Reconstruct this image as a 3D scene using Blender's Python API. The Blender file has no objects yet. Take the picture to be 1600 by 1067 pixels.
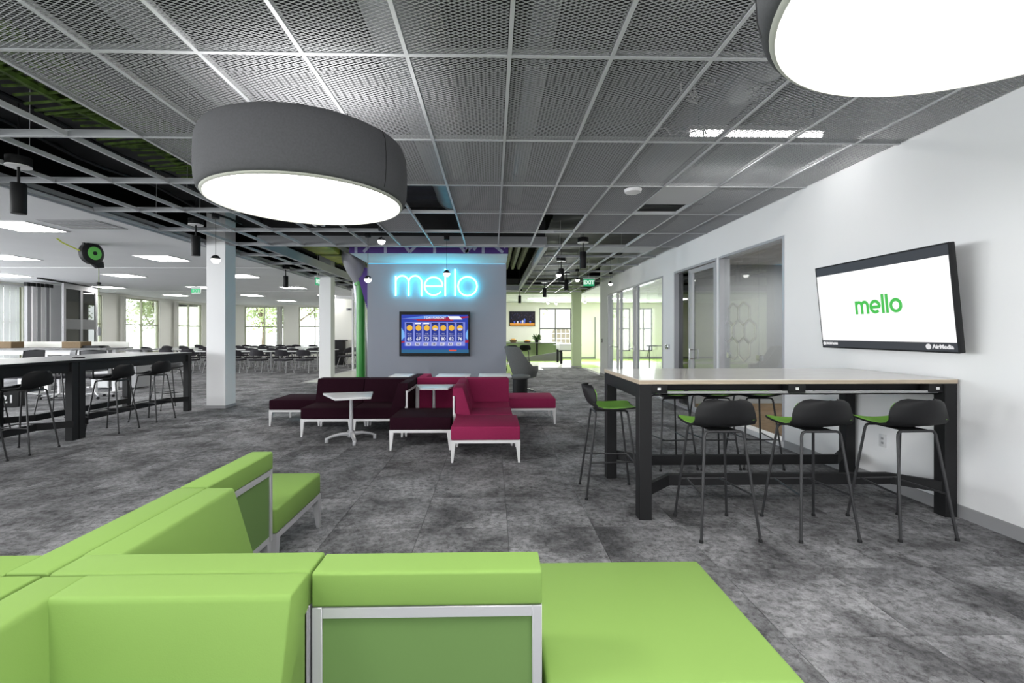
import bpy, bmesh, math, random
from math import sin, cos, pi, radians
from mathutils import Vector, Matrix
random.seed(7)
SC = bpy.context.scene
COL = SC.collection

# ---------------- camera, world, light, exposure ----------------
YAW = radians(1.26)
F = 728.0; CX = 786.0; CY = 520.0; EYE = 1.40
CEIL = 3.042
cam_d = bpy.data.cameras.new('camera'); cam = bpy.data.objects.new('camera', cam_d); COL.objects.link(cam)
cam.location = (0, 0, EYE); cam.rotation_euler = (pi/2, 0, -YAW)
cam_d.sensor_width = 36; cam_d.lens = F/1600*36
cam_d.shift_x = (800-CX)/1600; cam_d.shift_y = -(533.5-CY)/1600
cam_d.clip_start = .05; cam_d.clip_end = 300
SC.camera = cam
SC.view_settings.view_transform = 'Standard'; SC.view_settings.look = 'None'
SC.view_settings.gamma = 1; SC.view_settings.use_curve_mapping = False
SC.view_settings.exposure = 0.0
SC.cycles.use_denoising = True
SC.cycles.max_bounces = 8; SC.cycles.diffuse_bounces = 5; SC.cycles.transparent_max_bounces = 24
SC.cycles.sample_clamp_indirect = 4
LAMP = 6.0          # drum lamp diffuser radiance
PANEL = 19.0         # ceiling light panels
SKY = 5.0           # overcast daylight
w = bpy.data.worlds.new('world'); SC.world = w; w.use_nodes = True
bg = w.node_tree.nodes['Background']; bg.inputs[0].default_value = (.93, .97, 1, 1); bg.inputs[1].default_value = SKY

def lamp_point(t, power, z, spot=0, r=.05):
    l = bpy.data.lights.new('lamp_light', 'SPOT' if spot else 'POINT'); l.energy = power; l.shadow_soft_size = r; l.color = (1, .97, .93)
    if spot: l.spot_size = radians(spot); l.spot_blend = .8
    o = bpy.data.objects.new('lamp_light', l); COL.objects.link(o); o.parent = t; o.location = (0, 0, z)
def daylight(loc, rot, sx, sy, power, col=(.95, .98, 1)):  # area light added at a window opening to strengthen the light indoors
    l = bpy.data.lights.new('window_fill_light', 'AREA'); l.shape = 'RECTANGLE'; l.size = sx; l.size_y = sy; l.energy = power; l.color = col
    o = bpy.data.objects.new('window_fill_light', l); COL.objects.link(o); o.location = loc; o.rotation_euler = rot
for x in (-13, -9.1, -5.2, -1.3, 2.0): daylight((x, -4.4, 1.65), (pi/2, 0, 0), 2.8, 2.5, 14)          # fill lights added in the unseen window openings behind the viewer
daylight((3.4, 24.6, 1.6), (-pi/2, 0, 0), 1.7, 2.2, 140); daylight((7.4, 24.6, 1.6), (-pi/2, 0, 0), 2.4, 2.2, 160)   # games room windows
for y in (-1.9, 2.7, 7.7, 13.0): daylight((-15.75, y, 1.75), (0, -pi/2, 0), 2.4, 2.8, 500)             # hall windows
def ray(u, v):
    return (u-CX)/F, (CY-v)/F
def P(u, v, z):
    a, h = ray(u, v); t = (z-EYE)/h
    return (a*t*cos(YAW)+t*sin(YAW), -a*t*sin(YAW)+t*cos(YAW))
def XatY(u, Y):
    a = (u-CX)/F; t = Y/(cos(YAW)-a*sin(YAW)); return a*t*cos(YAW)+t*sin(YAW)
def YatX(u, X):
    a = (u-CX)/F; t = X/(a*cos(YAW)+sin(YAW)); return t*(cos(YAW)-a*sin(YAW))
def D(u, zc):
    a = (u-CX)/F; return (a*zc*cos(YAW)+zc*sin(YAW), -a*zc*sin(YAW)+zc*cos(YAW))
def H(v, zc): return EYE+(CY-v)/F*zc

# ---------------- materials ----------------
MATS = {}
def mat(name, col, rough=.6, metal=0, emit=None, es=0, noise=0, nscale=40, bump=0, bscale=200, coat=0, sheen=0, spec=None):
    if name in MATS: return MATS[name]
    m = bpy.data.materials.new(name); m.use_nodes = True; nt = m.node_tree; b = nt.nodes['Principled BSDF']
    b.inputs['Base Color'].default_value = (*col, 1); b.inputs['Roughness'].default_value = rough; b.inputs['Metallic'].default_value = metal
    if coat: b.inputs['Coat Weight'].default_value = coat
    if sheen: b.inputs['Sheen Weight'].default_value = sheen
    if spec is not None: b.inputs['Specular IOR Level'].default_value = spec
    if emit: b.inputs['Emission Color'].default_value = (*emit, 1); b.inputs['Emission Strength'].default_value = es
    if noise or bump:
        tc = nt.nodes.new('ShaderNodeNewGeometry')
    if noise:
        n = nt.nodes.new('ShaderNodeTexNoise'); n.inputs['Scale'].default_value = nscale; n.inputs['Detail'].default_value = 5
        nt.links.new(tc.outputs['Position'], n.inputs['Vector'])
        r = nt.nodes.new('ShaderNodeMapRange'); r.inputs['From Min'].default_value = .25; r.inputs['From Max'].default_value = .75
        r.inputs['To Min'].default_value = 1-noise; r.inputs['To Max'].default_value = 1+noise
        nt.links.new(n.outputs['Fac'], r.inputs['Value'])
        v = nt.nodes.new('ShaderNodeVectorMath'); v.operation = 'SCALE'; v.inputs[0].default_value = col
        nt.links.new(r.outputs[0], v.inputs['Scale']); nt.links.new(v.outputs[0], b.inputs['Base Color'])
    if bump:
        n2 = nt.nodes.new('ShaderNodeTexNoise'); n2.inputs['Scale'].default_value = bscale; n2.inputs['Detail'].default_value = 2
        nt.links.new(tc.outputs['Position'], n2.inputs['Vector'])
        bp = nt.nodes.new('ShaderNodeBump'); bp.inputs['Strength'].default_value = bump; bp.inputs['Distance'].default_value = .002
        nt.links.new(n2.outputs['Fac'], bp.inputs['Height']); nt.links.new(bp.outputs[0], b.inputs['Normal'])
    MATS[name] = m; return m

def glass(name='glass', tint=(1, 1, 1), refl=1.0, haze=0):
    if name in MATS: return MATS[name]
    m = bpy.data.materials.new(name); m.use_nodes = True; nt = m.node_tree; nt.nodes.clear()
    o = nt.nodes.new('ShaderNodeOutputMaterial'); t = nt.nodes.new('ShaderNodeBsdfTransparent'); t.inputs[0].default_value = (*tint, 1)
    g = nt.nodes.new('ShaderNodeBsdfGlossy'); g.inputs['Roughness'].default_value = .02
    f = nt.nodes.new('ShaderNodeFresnel'); f.inputs[0].default_value = 1.5
    mul = nt.nodes.new('ShaderNodeMath'); mul.operation = 'MULTIPLY'; mul.inputs[1].default_value = refl
    mx = nt.nodes.new('ShaderNodeMixShader')
    nt.links.new(f.outputs[0], mul.inputs[0]); nt.links.new(mul.outputs[0], mx.inputs[0])
    nt.links.new(t.outputs[0], mx.inputs[1]); nt.links.new(g.outputs[0], mx.inputs[2])
    out = mx
    if haze:
        d = nt.nodes.new('ShaderNodeBsdfDiffuse'); d.inputs[0].default_value = (.9, .9, .9, 1)
        m2 = nt.nodes.new('ShaderNodeMixShader'); m2.inputs[0].default_value = haze
        nt.links.new(mx.outputs[0], m2.inputs[1]); nt.links.new(d.outputs[0], m2.inputs[2]); out = m2
    nt.links.new(out.outputs[0], o.inputs[0]); MATS[name] = m; return m

def carpet_mat():
    m = bpy.data.materials.new('carpet'); m.use_nodes = True; nt = m.node_tree; b = nt.nodes['Principled BSDF']
    N = nt.nodes.new; L = nt.links.new
    b.inputs['Roughness'].default_value = .85; b.inputs['Specular IOR Level'].default_value = .25
    g = N('ShaderNodeNewGeometry')
    sn = N('ShaderNodeVectorMath'); sn.operation = 'SUBTRACT'; L(g.outputs['Position'], sn.inputs[0]); sn.inputs[1].default_value = (.105, .25, 0)
    sp = N('ShaderNodeSeparateXYZ'); L(sn.outputs[0], sp.inputs[0])
    fx = N('ShaderNodeMath'); fx.operation = 'DIVIDE'; L(sp.outputs[0], fx.inputs[0]); fx.inputs[1].default_value = .62
    fy = N('ShaderNodeMath'); fy.operation = 'DIVIDE'; L(sp.outputs[1], fy.inputs[0]); fy.inputs[1].default_value = .62
    gx = N('ShaderNodeMath'); gx.operation = 'FLOOR'; L(fx.outputs[0], gx.inputs[0])
    gy = N('ShaderNodeMath'); gy.operation = 'FLOOR'; L(fy.outputs[0], gy.inputs[0])
    cb = N('ShaderNodeCombineXYZ'); L(gx.outputs[0], cb.inputs[0]); L(gy.outputs[0], cb.inputs[1])
    wn = N('ShaderNodeTexWhiteNoise'); L(cb.outputs[0], wn.inputs['Vector'])
    off = N('ShaderNodeVectorMath'); off.operation = 'SCALE'; L(wn.outputs['Color'], off.inputs[0]); off.inputs['Scale'].default_value = .22
    ad = N('ShaderNodeVectorMath'); ad.operation = 'ADD'; L(g.outputs['Position'], ad.inputs[0]); L(off.outputs[0], ad.inputs[1])
    n1 = N('ShaderNodeTexNoise'); n1.inputs['Scale'].default_value = 2.3; n1.inputs['Detail'].default_value = 8; n1.inputs['Roughness'].default_value = .66; n1.inputs['Distortion'].default_value = .35
    L(ad.outputs[0], n1.inputs['Vector'])
    n2 = N('ShaderNodeTexNoise'); n2.inputs['Scale'].default_value = 21; n2.inputs['Detail'].default_value = 8; n2.inputs['Roughness'].default_value = .82; n2.inputs['Distortion'].default_value = .25
    L(ad.outputs[0], n2.inputs['Vector'])
    r1 = N('ShaderNodeValToRGB'); e = r1.color_ramp.elements
    e[0].position = .36; e[0].color = (.065, .065, .069, 1); e[1].position = .62; e[1].color = (.25, .25, .26, 1)
    L(n1.outputs['Fac'], r1.inputs[0])
    r2 = N('ShaderNodeMapRange'); r2.inputs['From Min'].default_value = .36; r2.inputs['From Max'].default_value = .56; r2.inputs['To Min'].default_value = .30; r2.inputs['To Max'].default_value = 1.15
    L(n2.outputs['Fac'], r2.inputs[0])
    tone = N('ShaderNodeMapRange'); tone.inputs['To Min'].default_value = .86; tone.inputs['To Max'].default_value = 1.14; L(wn.outputs['Value'], tone.inputs[0])
    mu = N('ShaderNodeMath'); mu.operation = 'MULTIPLY'; L(r2.outputs[0], mu.inputs[0]); L(tone.outputs[0], mu.inputs[1])
    v = N('ShaderNodeVectorMath'); v.operation = 'SCALE'; L(r1.outputs[0], v.inputs[0]); L(mu.outputs[0], v.inputs['Scale'])
    L(v.outputs[0], b.inputs['Base Color'])
    bp = N('ShaderNodeBump'); bp.inputs['Strength'].default_value = .5; bp.inputs['Distance'].default_value = .003; L(n2.outputs['Fac'], bp.inputs['Height']); L(bp.outputs[0], b.inputs['Normal'])
    MATS['carpet'] = m; return m

def wood_mat(name, c1, c2, rough=.4, scale=3, coat=0):
    m = bpy.data.materials.new(name); m.use_nodes = True; nt = m.node_tree; b = nt.nodes['Principled BSDF']
    N = nt.nodes.new; L = nt.links.new; b.inputs['Roughness'].default_value = rough; b.inputs['Coat Weight'].default_value = coat; b.inputs['Coat Roughness'].default_value = .12
    g = N('ShaderNodeNewGeometry'); mp = N('ShaderNodeMapping'); mp.inputs['Scale'].default_value = (1, 22, 22); L(g.outputs['Position'], mp.inputs[0])
    n = N('ShaderNodeTexNoise'); n.inputs['Scale'].default_value = scale; n.inputs['Detail'].default_value = 6; n.inputs['Distortion'].default_value = .4; L(mp.outputs[0], n.inputs['Vector'])
    r = N('ShaderNodeValToRGB'); r.color_ramp.elements[0].color = (*c1, 1); r.color_ramp.elements[1].color = (*c2, 1); r.color_ramp.elements[0].position = .3; r.color_ramp.elements[1].position = .7
    L(n.outputs['Fac'], r.inputs[0]); L(r.outputs[0], b.inputs['Base Color']); MATS[name] = m; return m

M = {}
M['carpet'] = carpet_mat()
M['pale_floor'] = mat('pale_floor', (.72, .74, .66), .25, noise=.05, nscale=2)
M['green_floor'] = mat('green_floor', (.42, .62, .12), .3)
M['wall'] = mat('wall_paint', (.80, .80, .81), .7, noise=.012, nscale=1.5)
M['warm_wall'] = mat('warm_wall_paint', (.86, .85, .79), .7, noise=.02, nscale=1)
M['grey_wall'] = mat('grey_wall_paint', (.33, .345, .40), .7, noise=.015, nscale=2)
M['room_grey'] = mat('room_grey_paint', (.36, .37, .38), .7)
M['green_wall'] = mat('green_wall_paint', (.45, .54, .33), .6)
M['white'] = mat('white_ceiling', (.66, .665, .68), .8, noise=.03, nscale=1.2)
M['base'] = mat('grey_baseboard', (.30, .30, .31), .6)
M['deck'] = mat('dark_deck', (.018, .018, .02), .8, noise=.5, nscale=2, bump=.6, bscale=3)
M['grid'] = mat('grid_bar_paint', (.55, .56, .58), .4)
M['mesh'] = mat('mesh_metal', (.34, .345, .36), .5, metal=.2)
M['curb'] = mat('curb_paint', (.33, .34, .36), .5)
M['duct'] = mat('duct_metal', (.20, .21, .22), .45, metal=.5, noise=.1, nscale=6)
M['foil'] = mat('insulation', (.018, .018, .020), .6, noise=.4, nscale=5, bump=1, bscale=9)
M['green_ins'] = mat('green_insulation', (.06, .11, .012), .8, noise=.9, nscale=9)
M['rib'] = mat('ribbed_deck', (.16, .17, .12), .5, noise=.3, nscale=4)
M['black'] = mat('black_metal', (.010, .010, .011), .6, spec=.25)
M['shell'] = mat('black_plastic', (.009, .009, .010), .6, spec=.25)
M['leg'] = mat('grey_leg_metal', (.02, .02, .022), .45, spec=.4)
M['lime'] = mat('lime_vinyl', (.165, .275, .066), .65, spec=.15, bump=.08, bscale=300, noise=.015, nscale=3)
M['limedark'] = mat('lime_panel_fabric', (.11, .19, .06), .7, spec=.15)
M['seatgreen'] = mat('seat_green_fabric', (.22, .50, .07), .7)
M['magenta_seat'] = mat('magenta_seat_fabric', (.25, .04, .12), .7)
M['pink'] = mat('magenta_fabric', (.25, .022, .075), .9, noise=.05, nscale=60, spec=.08)
M['plum'] = mat('plum_fabric', (.019, .0045, .010), .9, noise=.08, nscale=60, spec=.08)
M['alu'] = mat('aluminium', (.46, .46, .48), .38, metal=.35)
M['whitemetal'] = mat('white_metal', (.70, .69, .70), .4)
M['lampfabric'] = mat('grey_felt', (.052, .053, .058), .9, noise=.12, nscale=90, bump=.3, bscale=500)
M['chrome'] = mat('chrome', (.7, .7, .72), .18, metal=1)
M['laminate'] = wood_mat('pale_oak_laminate', (.62, .58, .54), (.76, .73, .69), .4, 3, .8)
M['edge'] = wood_mat('oak_edge', (.34, .27, .20), (.46, .38, .29), .5)
M['whitetop'] = mat('white_laminate', (.66, .66, .67), .35)
M['greytop'] = mat('grey_laminate', (.30, .30, .31), .35)
M['purple'] = mat('purple_paint', (.075, .03, .22), .6)
M['lilac'] = mat('lilac_paint', (.42, .45, .62), .6)
M['pipe'] = mat('green_pipe_paint', (.03, .26, .035), .35)
M['tube'] = mat('pewter_cladding', (.34, .34, .38), .3, metal=.35)
M['armgrey'] = mat('grey_wool', (.115, .118, .115), .85, noise=.12, nscale=60)
M['card'] = mat('cardboard', (.13, .085, .04), .8, noise=.1)
M['chairblack'] = mat('black_chair_fabric', (.02, .018, .024), .8)
M['castor'] = mat('castor', (.35, .35, .36), .4)
M['frame'] = mat('window_frame_metal', (.36, .37, .26), .4)
M['doorframe'] = mat('door_frame_aluminium', (.50, .50, .53), .35, metal=.3)
M['darkframe'] = mat('dark_frame', (.10, .10, .105), .5)
M['curtain'] = mat('curtain_cloth', (.6, .6, .56), .8)
M['brownfloor'] = mat('brown_carpet', (.16, .095, .04), .9, noise=.3, nscale=8)
M['glass'] = glass('clear_glass', (.93, .96, .95), 1.0)
M['roomglass'] = glass('room_glass', (.94, .96, .96), .3)
M['winglass'] = glass('window_glass', (.97, .99, .97), .6)
M['frost'] = glass('etched_glass', (.95, .95, .95), .5, .06)
M['darkglass'] = glass('tinted_glass', (.22, .27, .28), 1.5)
M['lamp'] = mat('lamp_diffuser', (.9, .9, .9), .6, emit=(1, .985, .96), es=LAMP)
M['panel'] = mat('panel_diffuser', (.9, .9, .9), .6, emit=(1, .99, .96), es=PANEL)
M['led'] = mat('led_tube', (.9, .9, .9), .6, emit=(1, .99, .97), es=9)
M['bulb'] = mat('bulb_glow', (.9, .9, .9), .6, emit=(1, .97, .92), es=4)
M['bezel'] = mat('bezel_black', (.006, .006, .007), .5, spec=.3)
M['leaf'] = mat('leaf_green', (.36, .44, .20), .6)
M['bark'] = mat('bark', (.18, .14, .10), .9)
M['ground'] = mat('outdoor_paving', (.62, .62, .58), .9)
M['render'] = mat('pale_render', (.62, .58, .52), .9)
M['screenwhite'] = mat('screen_white', (0, 0, 0), .3, emit=(1, 1, 1), es=1.05)
def em(name, col, s=1.0): return mat(name, (0, 0, 0), .4, emit=col, es=s, spec=.2)

# ---------------- mesh helpers ----------------
class MB:
    def __init__(s): s.v = []; s.f = []
    def add(s, vs, fs):
        n = len(s.v); s.v += [tuple(p) for p in vs]; s.f += [tuple(i+n for i in f) for f in fs]; return s
    def box(s, x0, x1, y0, y1, z0, z1):
        if x0 > x1: x0, x1 = x1, x0
        if y0 > y1: y0, y1 = y1, y0
        if z0 > z1: z0, z1 = z1, z0
        return s.add([(x0,y0,z0),(x1,y0,z0),(x1,y1,z0),(x0,y1,z0),(x0,y0,z1),(x1,y0,z1),(x1,y1,z1),(x0,y1,z1)],
                     [(0,3,2,1),(4,5,6,7),(0,1,5,4),(1,2,6,5),(2,3,7,6),(3,0,4,7)])
    def taper(s, c0, a0, c1, a1):      # square section a0 at c0 to a1 at c1, vertical-ish
        vs = [(c0[0]+dx*a0/2, c0[1]+dy*a0/2, c0[2]) for dx, dy in ((-1,-1),(1,-1),(1,1),(-1,1))] + [(c1[0]+dx*a1/2, c1[1]+dy*a1/2, c1[2]) for dx, dy in ((-1,-1),(1,-1),(1,1),(-1,1))]
        return s.add(vs, [(0,3,2,1),(4,5,6,7),(0,1,5,4),(1,2,6,5),(2,3,7,6),(3,0,4,7)])
    def prism(s, poly, a, b, axis='z'):
        n = len(poly)
        def pt(p, h):
            return {'z': (p[0], p[1], h), 'x': (h, p[0], p[1]), 'y': (p[0], h, p[1])}[axis]
        vs = [pt(p, a) for p in poly]+[pt(p, b) for p in poly]
        return s.add(vs, [tuple(range(n))[::-1], tuple(range(n, 2*n))]+[(i, (i+1)%n, n+(i+1)%n, n+i) for i in range(n)])
    def tube(s, path, r, seg=8, closed=False, cap=True):
        path = [Vector(p) for p in path]
        if not isinstance(r, (list, tuple)): path = [p for i, p in enumerate(path) if i == 0 or (p-path[i-1]).length > 1e-6]
        n = len(path)
        rs = r if isinstance(r, (list, tuple)) else [r]*n
        vs = []; prev = None
        for i, p in enumerate(path):
            if closed: t = path[(i+1)%n]-path[i-1]
            else: t = path[min(i+1, n-1)]-path[max(i-1, 0)]
            t.normalize()
            if prev is None:
                up = Vector((0,0,1)) if abs(t.z) < .9 else Vector((1,0,0))
                a = t.cross(up).normalized()
            else:
                a = (prev - t*prev.dot(t)).normalized()
            prev = a; b = t.cross(a)
            for k in range(seg):
                an = 2*pi*k/seg; vs.append(p+(a*cos(an)+b*sin(an))*rs[i])
        fs = []
        m = n if closed else n-1
        for i in range(m):
            j = (i+1)%n
            for k in range(seg):
                l = (k+1)%seg; fs.append((i*seg+k, i*seg+l, j*seg+l, j*seg+k))
        if not closed and cap: fs += [tuple(range(seg))[::-1], tuple(range((n-1)*seg, n*seg))]
        return s.add(vs, fs)
    def lathe(s, prof, seg=24, c=(0,0,0)):
        vs = []; fs = []
        for r, z in prof:
            for k in range(seg):
                an = 2*pi*k/seg; vs.append((c[0]+r*cos(an), c[1]+r*sin(an), c[2]+z))
        for i in range(len(prof)-1):
            for k in range(seg):
                l = (k+1)%seg; fs.append((i*seg+k, i*seg+l, (i+1)*seg+l, (i+1)*seg+k))
        fs.append(tuple(range(seg))[::-1]); fs.append(tuple(range((len(prof)-1)*seg, len(prof)*seg)))
        return s.add(vs, fs)
    def xf(s, mtx):
        s.v = [tuple(mtx @ Vector(p)) for p in s.v]; return s
    def mesh(s, name, m, bevel=0, bseg=2, smooth=40, solid=0):
        me = bpy.data.meshes.new(name); me.from_pydata(s.v, [], s.f)
        b = bmesh.new(); b.from_mesh(me)
        if solid:
            bmesh.ops.recalc_face_normals(b, faces=b.faces[:])
            bmesh.ops.solidify(b, geom=b.faces[:], thickness=solid)
        if bevel:
            bmesh.ops.bevel(b, geom=b.edges[:]+b.verts[:], offset=bevel, segments=bseg, profile=.5, affect='EDGES', clamp_overlap=True)
        bmesh.ops.recalc_face_normals(b, faces=b.faces[:])
        for f in b.faces: f.smooth = smooth > 0
        b.to_mesh(me); b.free()
        if smooth: me.set_sharp_from_angle(angle=radians(smooth))
        if isinstance(m, (list, tuple)):
            for q in m: me.materials.append(q)
        else: me.materials.append(m)
        return me
    def build(s, name, m, parent=None, **k):
        return link(name, s.mesh(name, m, **k), parent)
def link(name, me, parent=None, loc=(0,0,0), rot=(0,0,0)):
    o = bpy.data.objects.new(name, me); COL.objects.link(o); o.location = loc; o.rotation_euler = rot
    if parent is not None: o.parent = parent
    return o
def tag(o, label, cat, group=None):
    o['label'] = label; o['category'] = cat
    if group: o['group'] = group
    return o
def thing(name, label, cat, loc=(0,0,0), rz=0, group=None, rot=None):
    o = bpy.data.objects.new(name, None); COL.objects.link(o); o.location = loc; o.rotation_euler = rot or (0,0,rz)
    return tag(o, label, cat, group)
def struct(o): o['kind'] = 'structure'; return o
def stuff(o): o['kind'] = 'stuff'; return o
def dup(src, loc=None, rz=None, label=None, group=None, swap=None):
    def cp(o, par):
        c = o.copy(); COL.objects.link(c); c.parent = par
        for ch in o.children: cp(ch, c)
        return c
    r = cp(src, None)
    if loc is not None: r.location = loc
    if rz is not None: r.rotation_euler = (0,0,rz)
    if label: r['label'] = label
    if group: r['group'] = group
    return r
def text(body, size, m, parent, name='lettering', loc=(0,0,0), rot=(0,0,0), align='CENTER', ext=.002, bold=0, sx=1):
    c = bpy.data.curves.new('t', 'FONT'); c.body = body; c.size = size; c.extrude = ext; c.align_x = align; c.align_y = 'CENTER'; c.offset = bold; c.resolution_u = 3
    o = bpy.data.objects.new('t', c); me = bpy.data.meshes.new_from_object(o); me.name = name
    bpy.data.objects.remove(o); me.materials.clear(); me.materials.append(m)
    q = link(name, me, parent, loc, rot); q.scale = (sx, 1, 1); return q
# ---------------- setting ----------------
XR = 3.55; XL = -15.85; YB = 27.7; YG = 24.9; Y0 = -4.5; TOP = 4.35
BASE = []
# floor
floor = struct(MB().box(XL-.2, 10.2, Y0-.2, YB+.2, -.25, -.012).build('floor', M['base'], smooth=0))
# carpet tiles: the largest in view one by one, the rest joined
TS = .62; GAP = .0015
def in_carpet(x, y):
    if x < -5.25: return True
    if y < 13.2: return x < XR
    if y < 17.4: return .2 < x < XR
    if y < 18.6: return 1.9 < x < XR
    return False
cells = []
for i in range(-27, 6):
    for j in range(-8, 45):
        x = .105+i*TS; y = .25+j*TS
        if x+TS < XL or y > YB or y+TS < Y0: continue
        if not in_carpet(x+TS/2, y+TS/2): continue
        cells.append((x, y))
def area(c):
    x, y = c[0]+TS/2, c[1]+TS/2
    zc = x*sin(YAW)+y*cos(YAW); xc = x*cos(YAW)-y*sin(YAW)
    if zc < 1.2: return -1e9
    u = CX+F*xc/zc; v = CY+F*EYE/zc
    if u < -40 or u > 1640 or v > 1110: return -zc*100
    return 1/zc**3
def hidden(c):
    x, y = c[0]+TS/2, c[1]+TS/2
    return (-2.2 < x < .9 and .5 < y < 2.1)
cells.sort(key=lambda c: (hidden(c), -area(c)))
tile_me = MB().box(GAP, TS-GAP, GAP, TS-GAP, -.011, 0).mesh('carpet_tile', M['carpet'], smooth=0)
n_single = 290
for x, y in cells[:n_single]:
    x1 = min(x+TS, XR)
    if x1 < x+TS: MB().box(GAP, x1-x, GAP, TS-GAP, -.011, 0).build('carpet_tile', M['carpet'], floor, smooth=0).location = (x, y, 0)
    else: link('carpet_tile', tile_me, floor, (x, y, 0))
m = MB()
for x, y in cells[n_single:]:
    lim = XR if x > -1 else 99
    m.box(max(x, XL)+GAP, min(x+TS, lim)-GAP, y+GAP, min(y+TS, YB)-GAP, -.011, 0)
stuff(m.build('carpet_tiles', M['carpet'], floor, smooth=0))
m = MB()
m.box(-5.25, .2, 13.2, 17.4, -.01, -.001); m.box(-5.25, 1.9, 17.4, 18.6, -.01, -.001); m.box(-5.25, 10, 18.6, YG, -.01, -.001); m.box(XR+.15, 10, 9.3, 18.6, -.01, -.001)
m.build('pale_paving', M['pale_floor'], floor, smooth=0)
m = MB()
m.box(-5.2, 10, 22.6, YG, -.001, .003); m.box(.2, 1.3, 14.5, 17.4, -.001, .0035); m.box(-5, 1.25, 17.4, 20.5, -.001, .0035); m.box(3.3, 4.4, 18.7, 20.3, -.001, .0035)
m.build('green_inlay', M['green_floor'], floor, smooth=0)
MB().box(XR+.15, 8, 3.2, 9.15, -.01, -.001).build('brown_carpet', M['brownfloor'], floor, smooth=0)

# outer walls
def wall_x(name, X0, X1, ya, yb, ops, m, z1=TOP):     # wall in the plane X, openings (y0,y1,z0,z1)
    b = MB(); y = ya
    for (a, c, z0, zt) in sorted(ops):
        b.box(X0, X1, y, a, -.25, z1)
        if z0 > 0: b.box(X0, X1, a, c, -.25, z0)
        b.box(X0, X1, a, c, zt, z1); y = c
    b.box(X0, X1, y, yb, -.25, z1)
    return struct(b.build(name, m, smooth=0))
def wall_y(name, Y0_, Y1_, xa, xb, ops, m, z1=TOP):
    b = MB(); x = xa
    for (a, c, z0, zt) in sorted(ops):
        b.box(x, a, Y0_, Y1_, -.25, z1)
        if z0 > 0: b.box(a, c, Y0_, Y1_, -.25, z0)
        b.box(a, c, Y0_, Y1_, zt, z1); x = c
    b.box(x, xb, Y0_, Y1_, -.25, z1)
    return struct(b.build(name, m, smooth=0))
WZ0, WZ1, WZM = .5, 2.93, 1.76
WL = [(11.2, YatX(36, XL)), (16.9, YatX(161, XL)), (YatX(196, XL), YatX(249.5, XL)), (YatX(277, XL), YatX(316, XL))]
WL_all = [(-3.4, -.4), (1.2, 4.2), (6.2, 9.2)]+WL
wall_x('wall_left', XL-.25, XL, Y0, YB+.25, [(a, b, WZ0, WZ1) for a, b in WL_all], M['warm_wall'])
WBk = [(XatY(300, YB)-1.0, XatY(345, YB)-.6), (XatY(381.5, YB), XatY(443, YB)), (XatY(466.5, YB), XatY(516, YB))]
wall_y('wall_back', YB, YB+.25, XL, -4.9, [(a, b, WZ0, WZ1) for a, b in WBk], M['warm_wall'])
WG = [(XatY(843, YG), XatY(893, YG)), (XatY(955, YG)-.4, XatY(985, YG)), (XatY(993, YG), XatY(1019.5, YG))]
wall_y('wall_back.001', YG, YG+.25, -4.9, 10.25, [(a, b, .42, 2.72) for a, b in WG], M['warm_wall'])
struct(MB().box(-5.1, -4.9, 17.6, YB+.25, -.25, TOP).build('wall_side', M['warm_wall'], smooth=0))
struct(MB().box(-7.15, -5.1, 21.0, 21.25, -.01, CEIL).build('wall_partition', M['warm_wall'], smooth=0))
struct(MB().box(10, 10.25, Y0, YG+.25, -.25, TOP).build('wall_far_right', M['warm_wall'], smooth=0))
WF = [(-14.5, -11.6), (-10.6, -7.7), (-6.7, -3.8), (-2.8, .1), (.6, 3.2)]
wall_y('wall_front', Y0-.25, Y0, XL, 10, [(a, b, .3, 2.9) for a, b in WF], M['warm_wall'])

def window(n, axis, c, a, b, z0, z1, zm=None, mull=1, fm='frame', depth=.08, out=1, pane='winglass'):
    o = struct(MB().build('window_%d' % n, M[fm])) if False else None
    t = .05
    def bx(a0, a1, zz0, zz1, d0=-depth/2, d1=depth/2):
        return MB().box(a0, a1, c+d0, c+d1, zz0, zz1) if axis == 'y' else MB().box(c+d0, c+d1, a0, a1, zz0, zz1)
    fr = MB()
    for args in ((a, a+t, z0, z1), (b-t, b, z0, z1), (a+t, b-t, z0, z0+t), (a+t, b-t, z1-t, z1)):
        q = bx(*args); fr.add(q.v, q.f)
    fo = struct(fr.build('window_%d' % n, M[fm], smooth=0))
    xs = [a+t+(b-a-2*t)*k/(mull+1) for k in range(mull+2)]
    zs = [z0+t]+([zm] if zm else [])+[z1-t]
    for x in xs[1:-1]: bx(x-.025, x+.025, z0+t, z1-t).build('mullion', M[fm], fo, smooth=0)
    if zm: bx(a+t, b-t, zm-.03, zm+.03, -depth/2-.004, depth/2+.004).build('transom', M[fm], fo, smooth=0)
    for i in range(len(xs)-1):
        for k in range(len(zs)-1):
            bx(xs[i], xs[i+1], zs[k], zs[k+1], -.003, .003).build('pane', M[pane], fo, smooth=0)
    return fo
nw = 0
for a, b in WL:
    nw += 1; window(nw, 'x', XL-.1, a, b, WZ0, WZ1, WZM)
for a, b in WBk:
    nw += 1; window(nw, 'y', YB+.1, a, b, WZ0, WZ1, WZM)
for a, b in WG:
    nw += 1; window(nw, 'y', YG+.1, a, b, .42, 2.72, 1.62, fm='darkframe')

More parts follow.
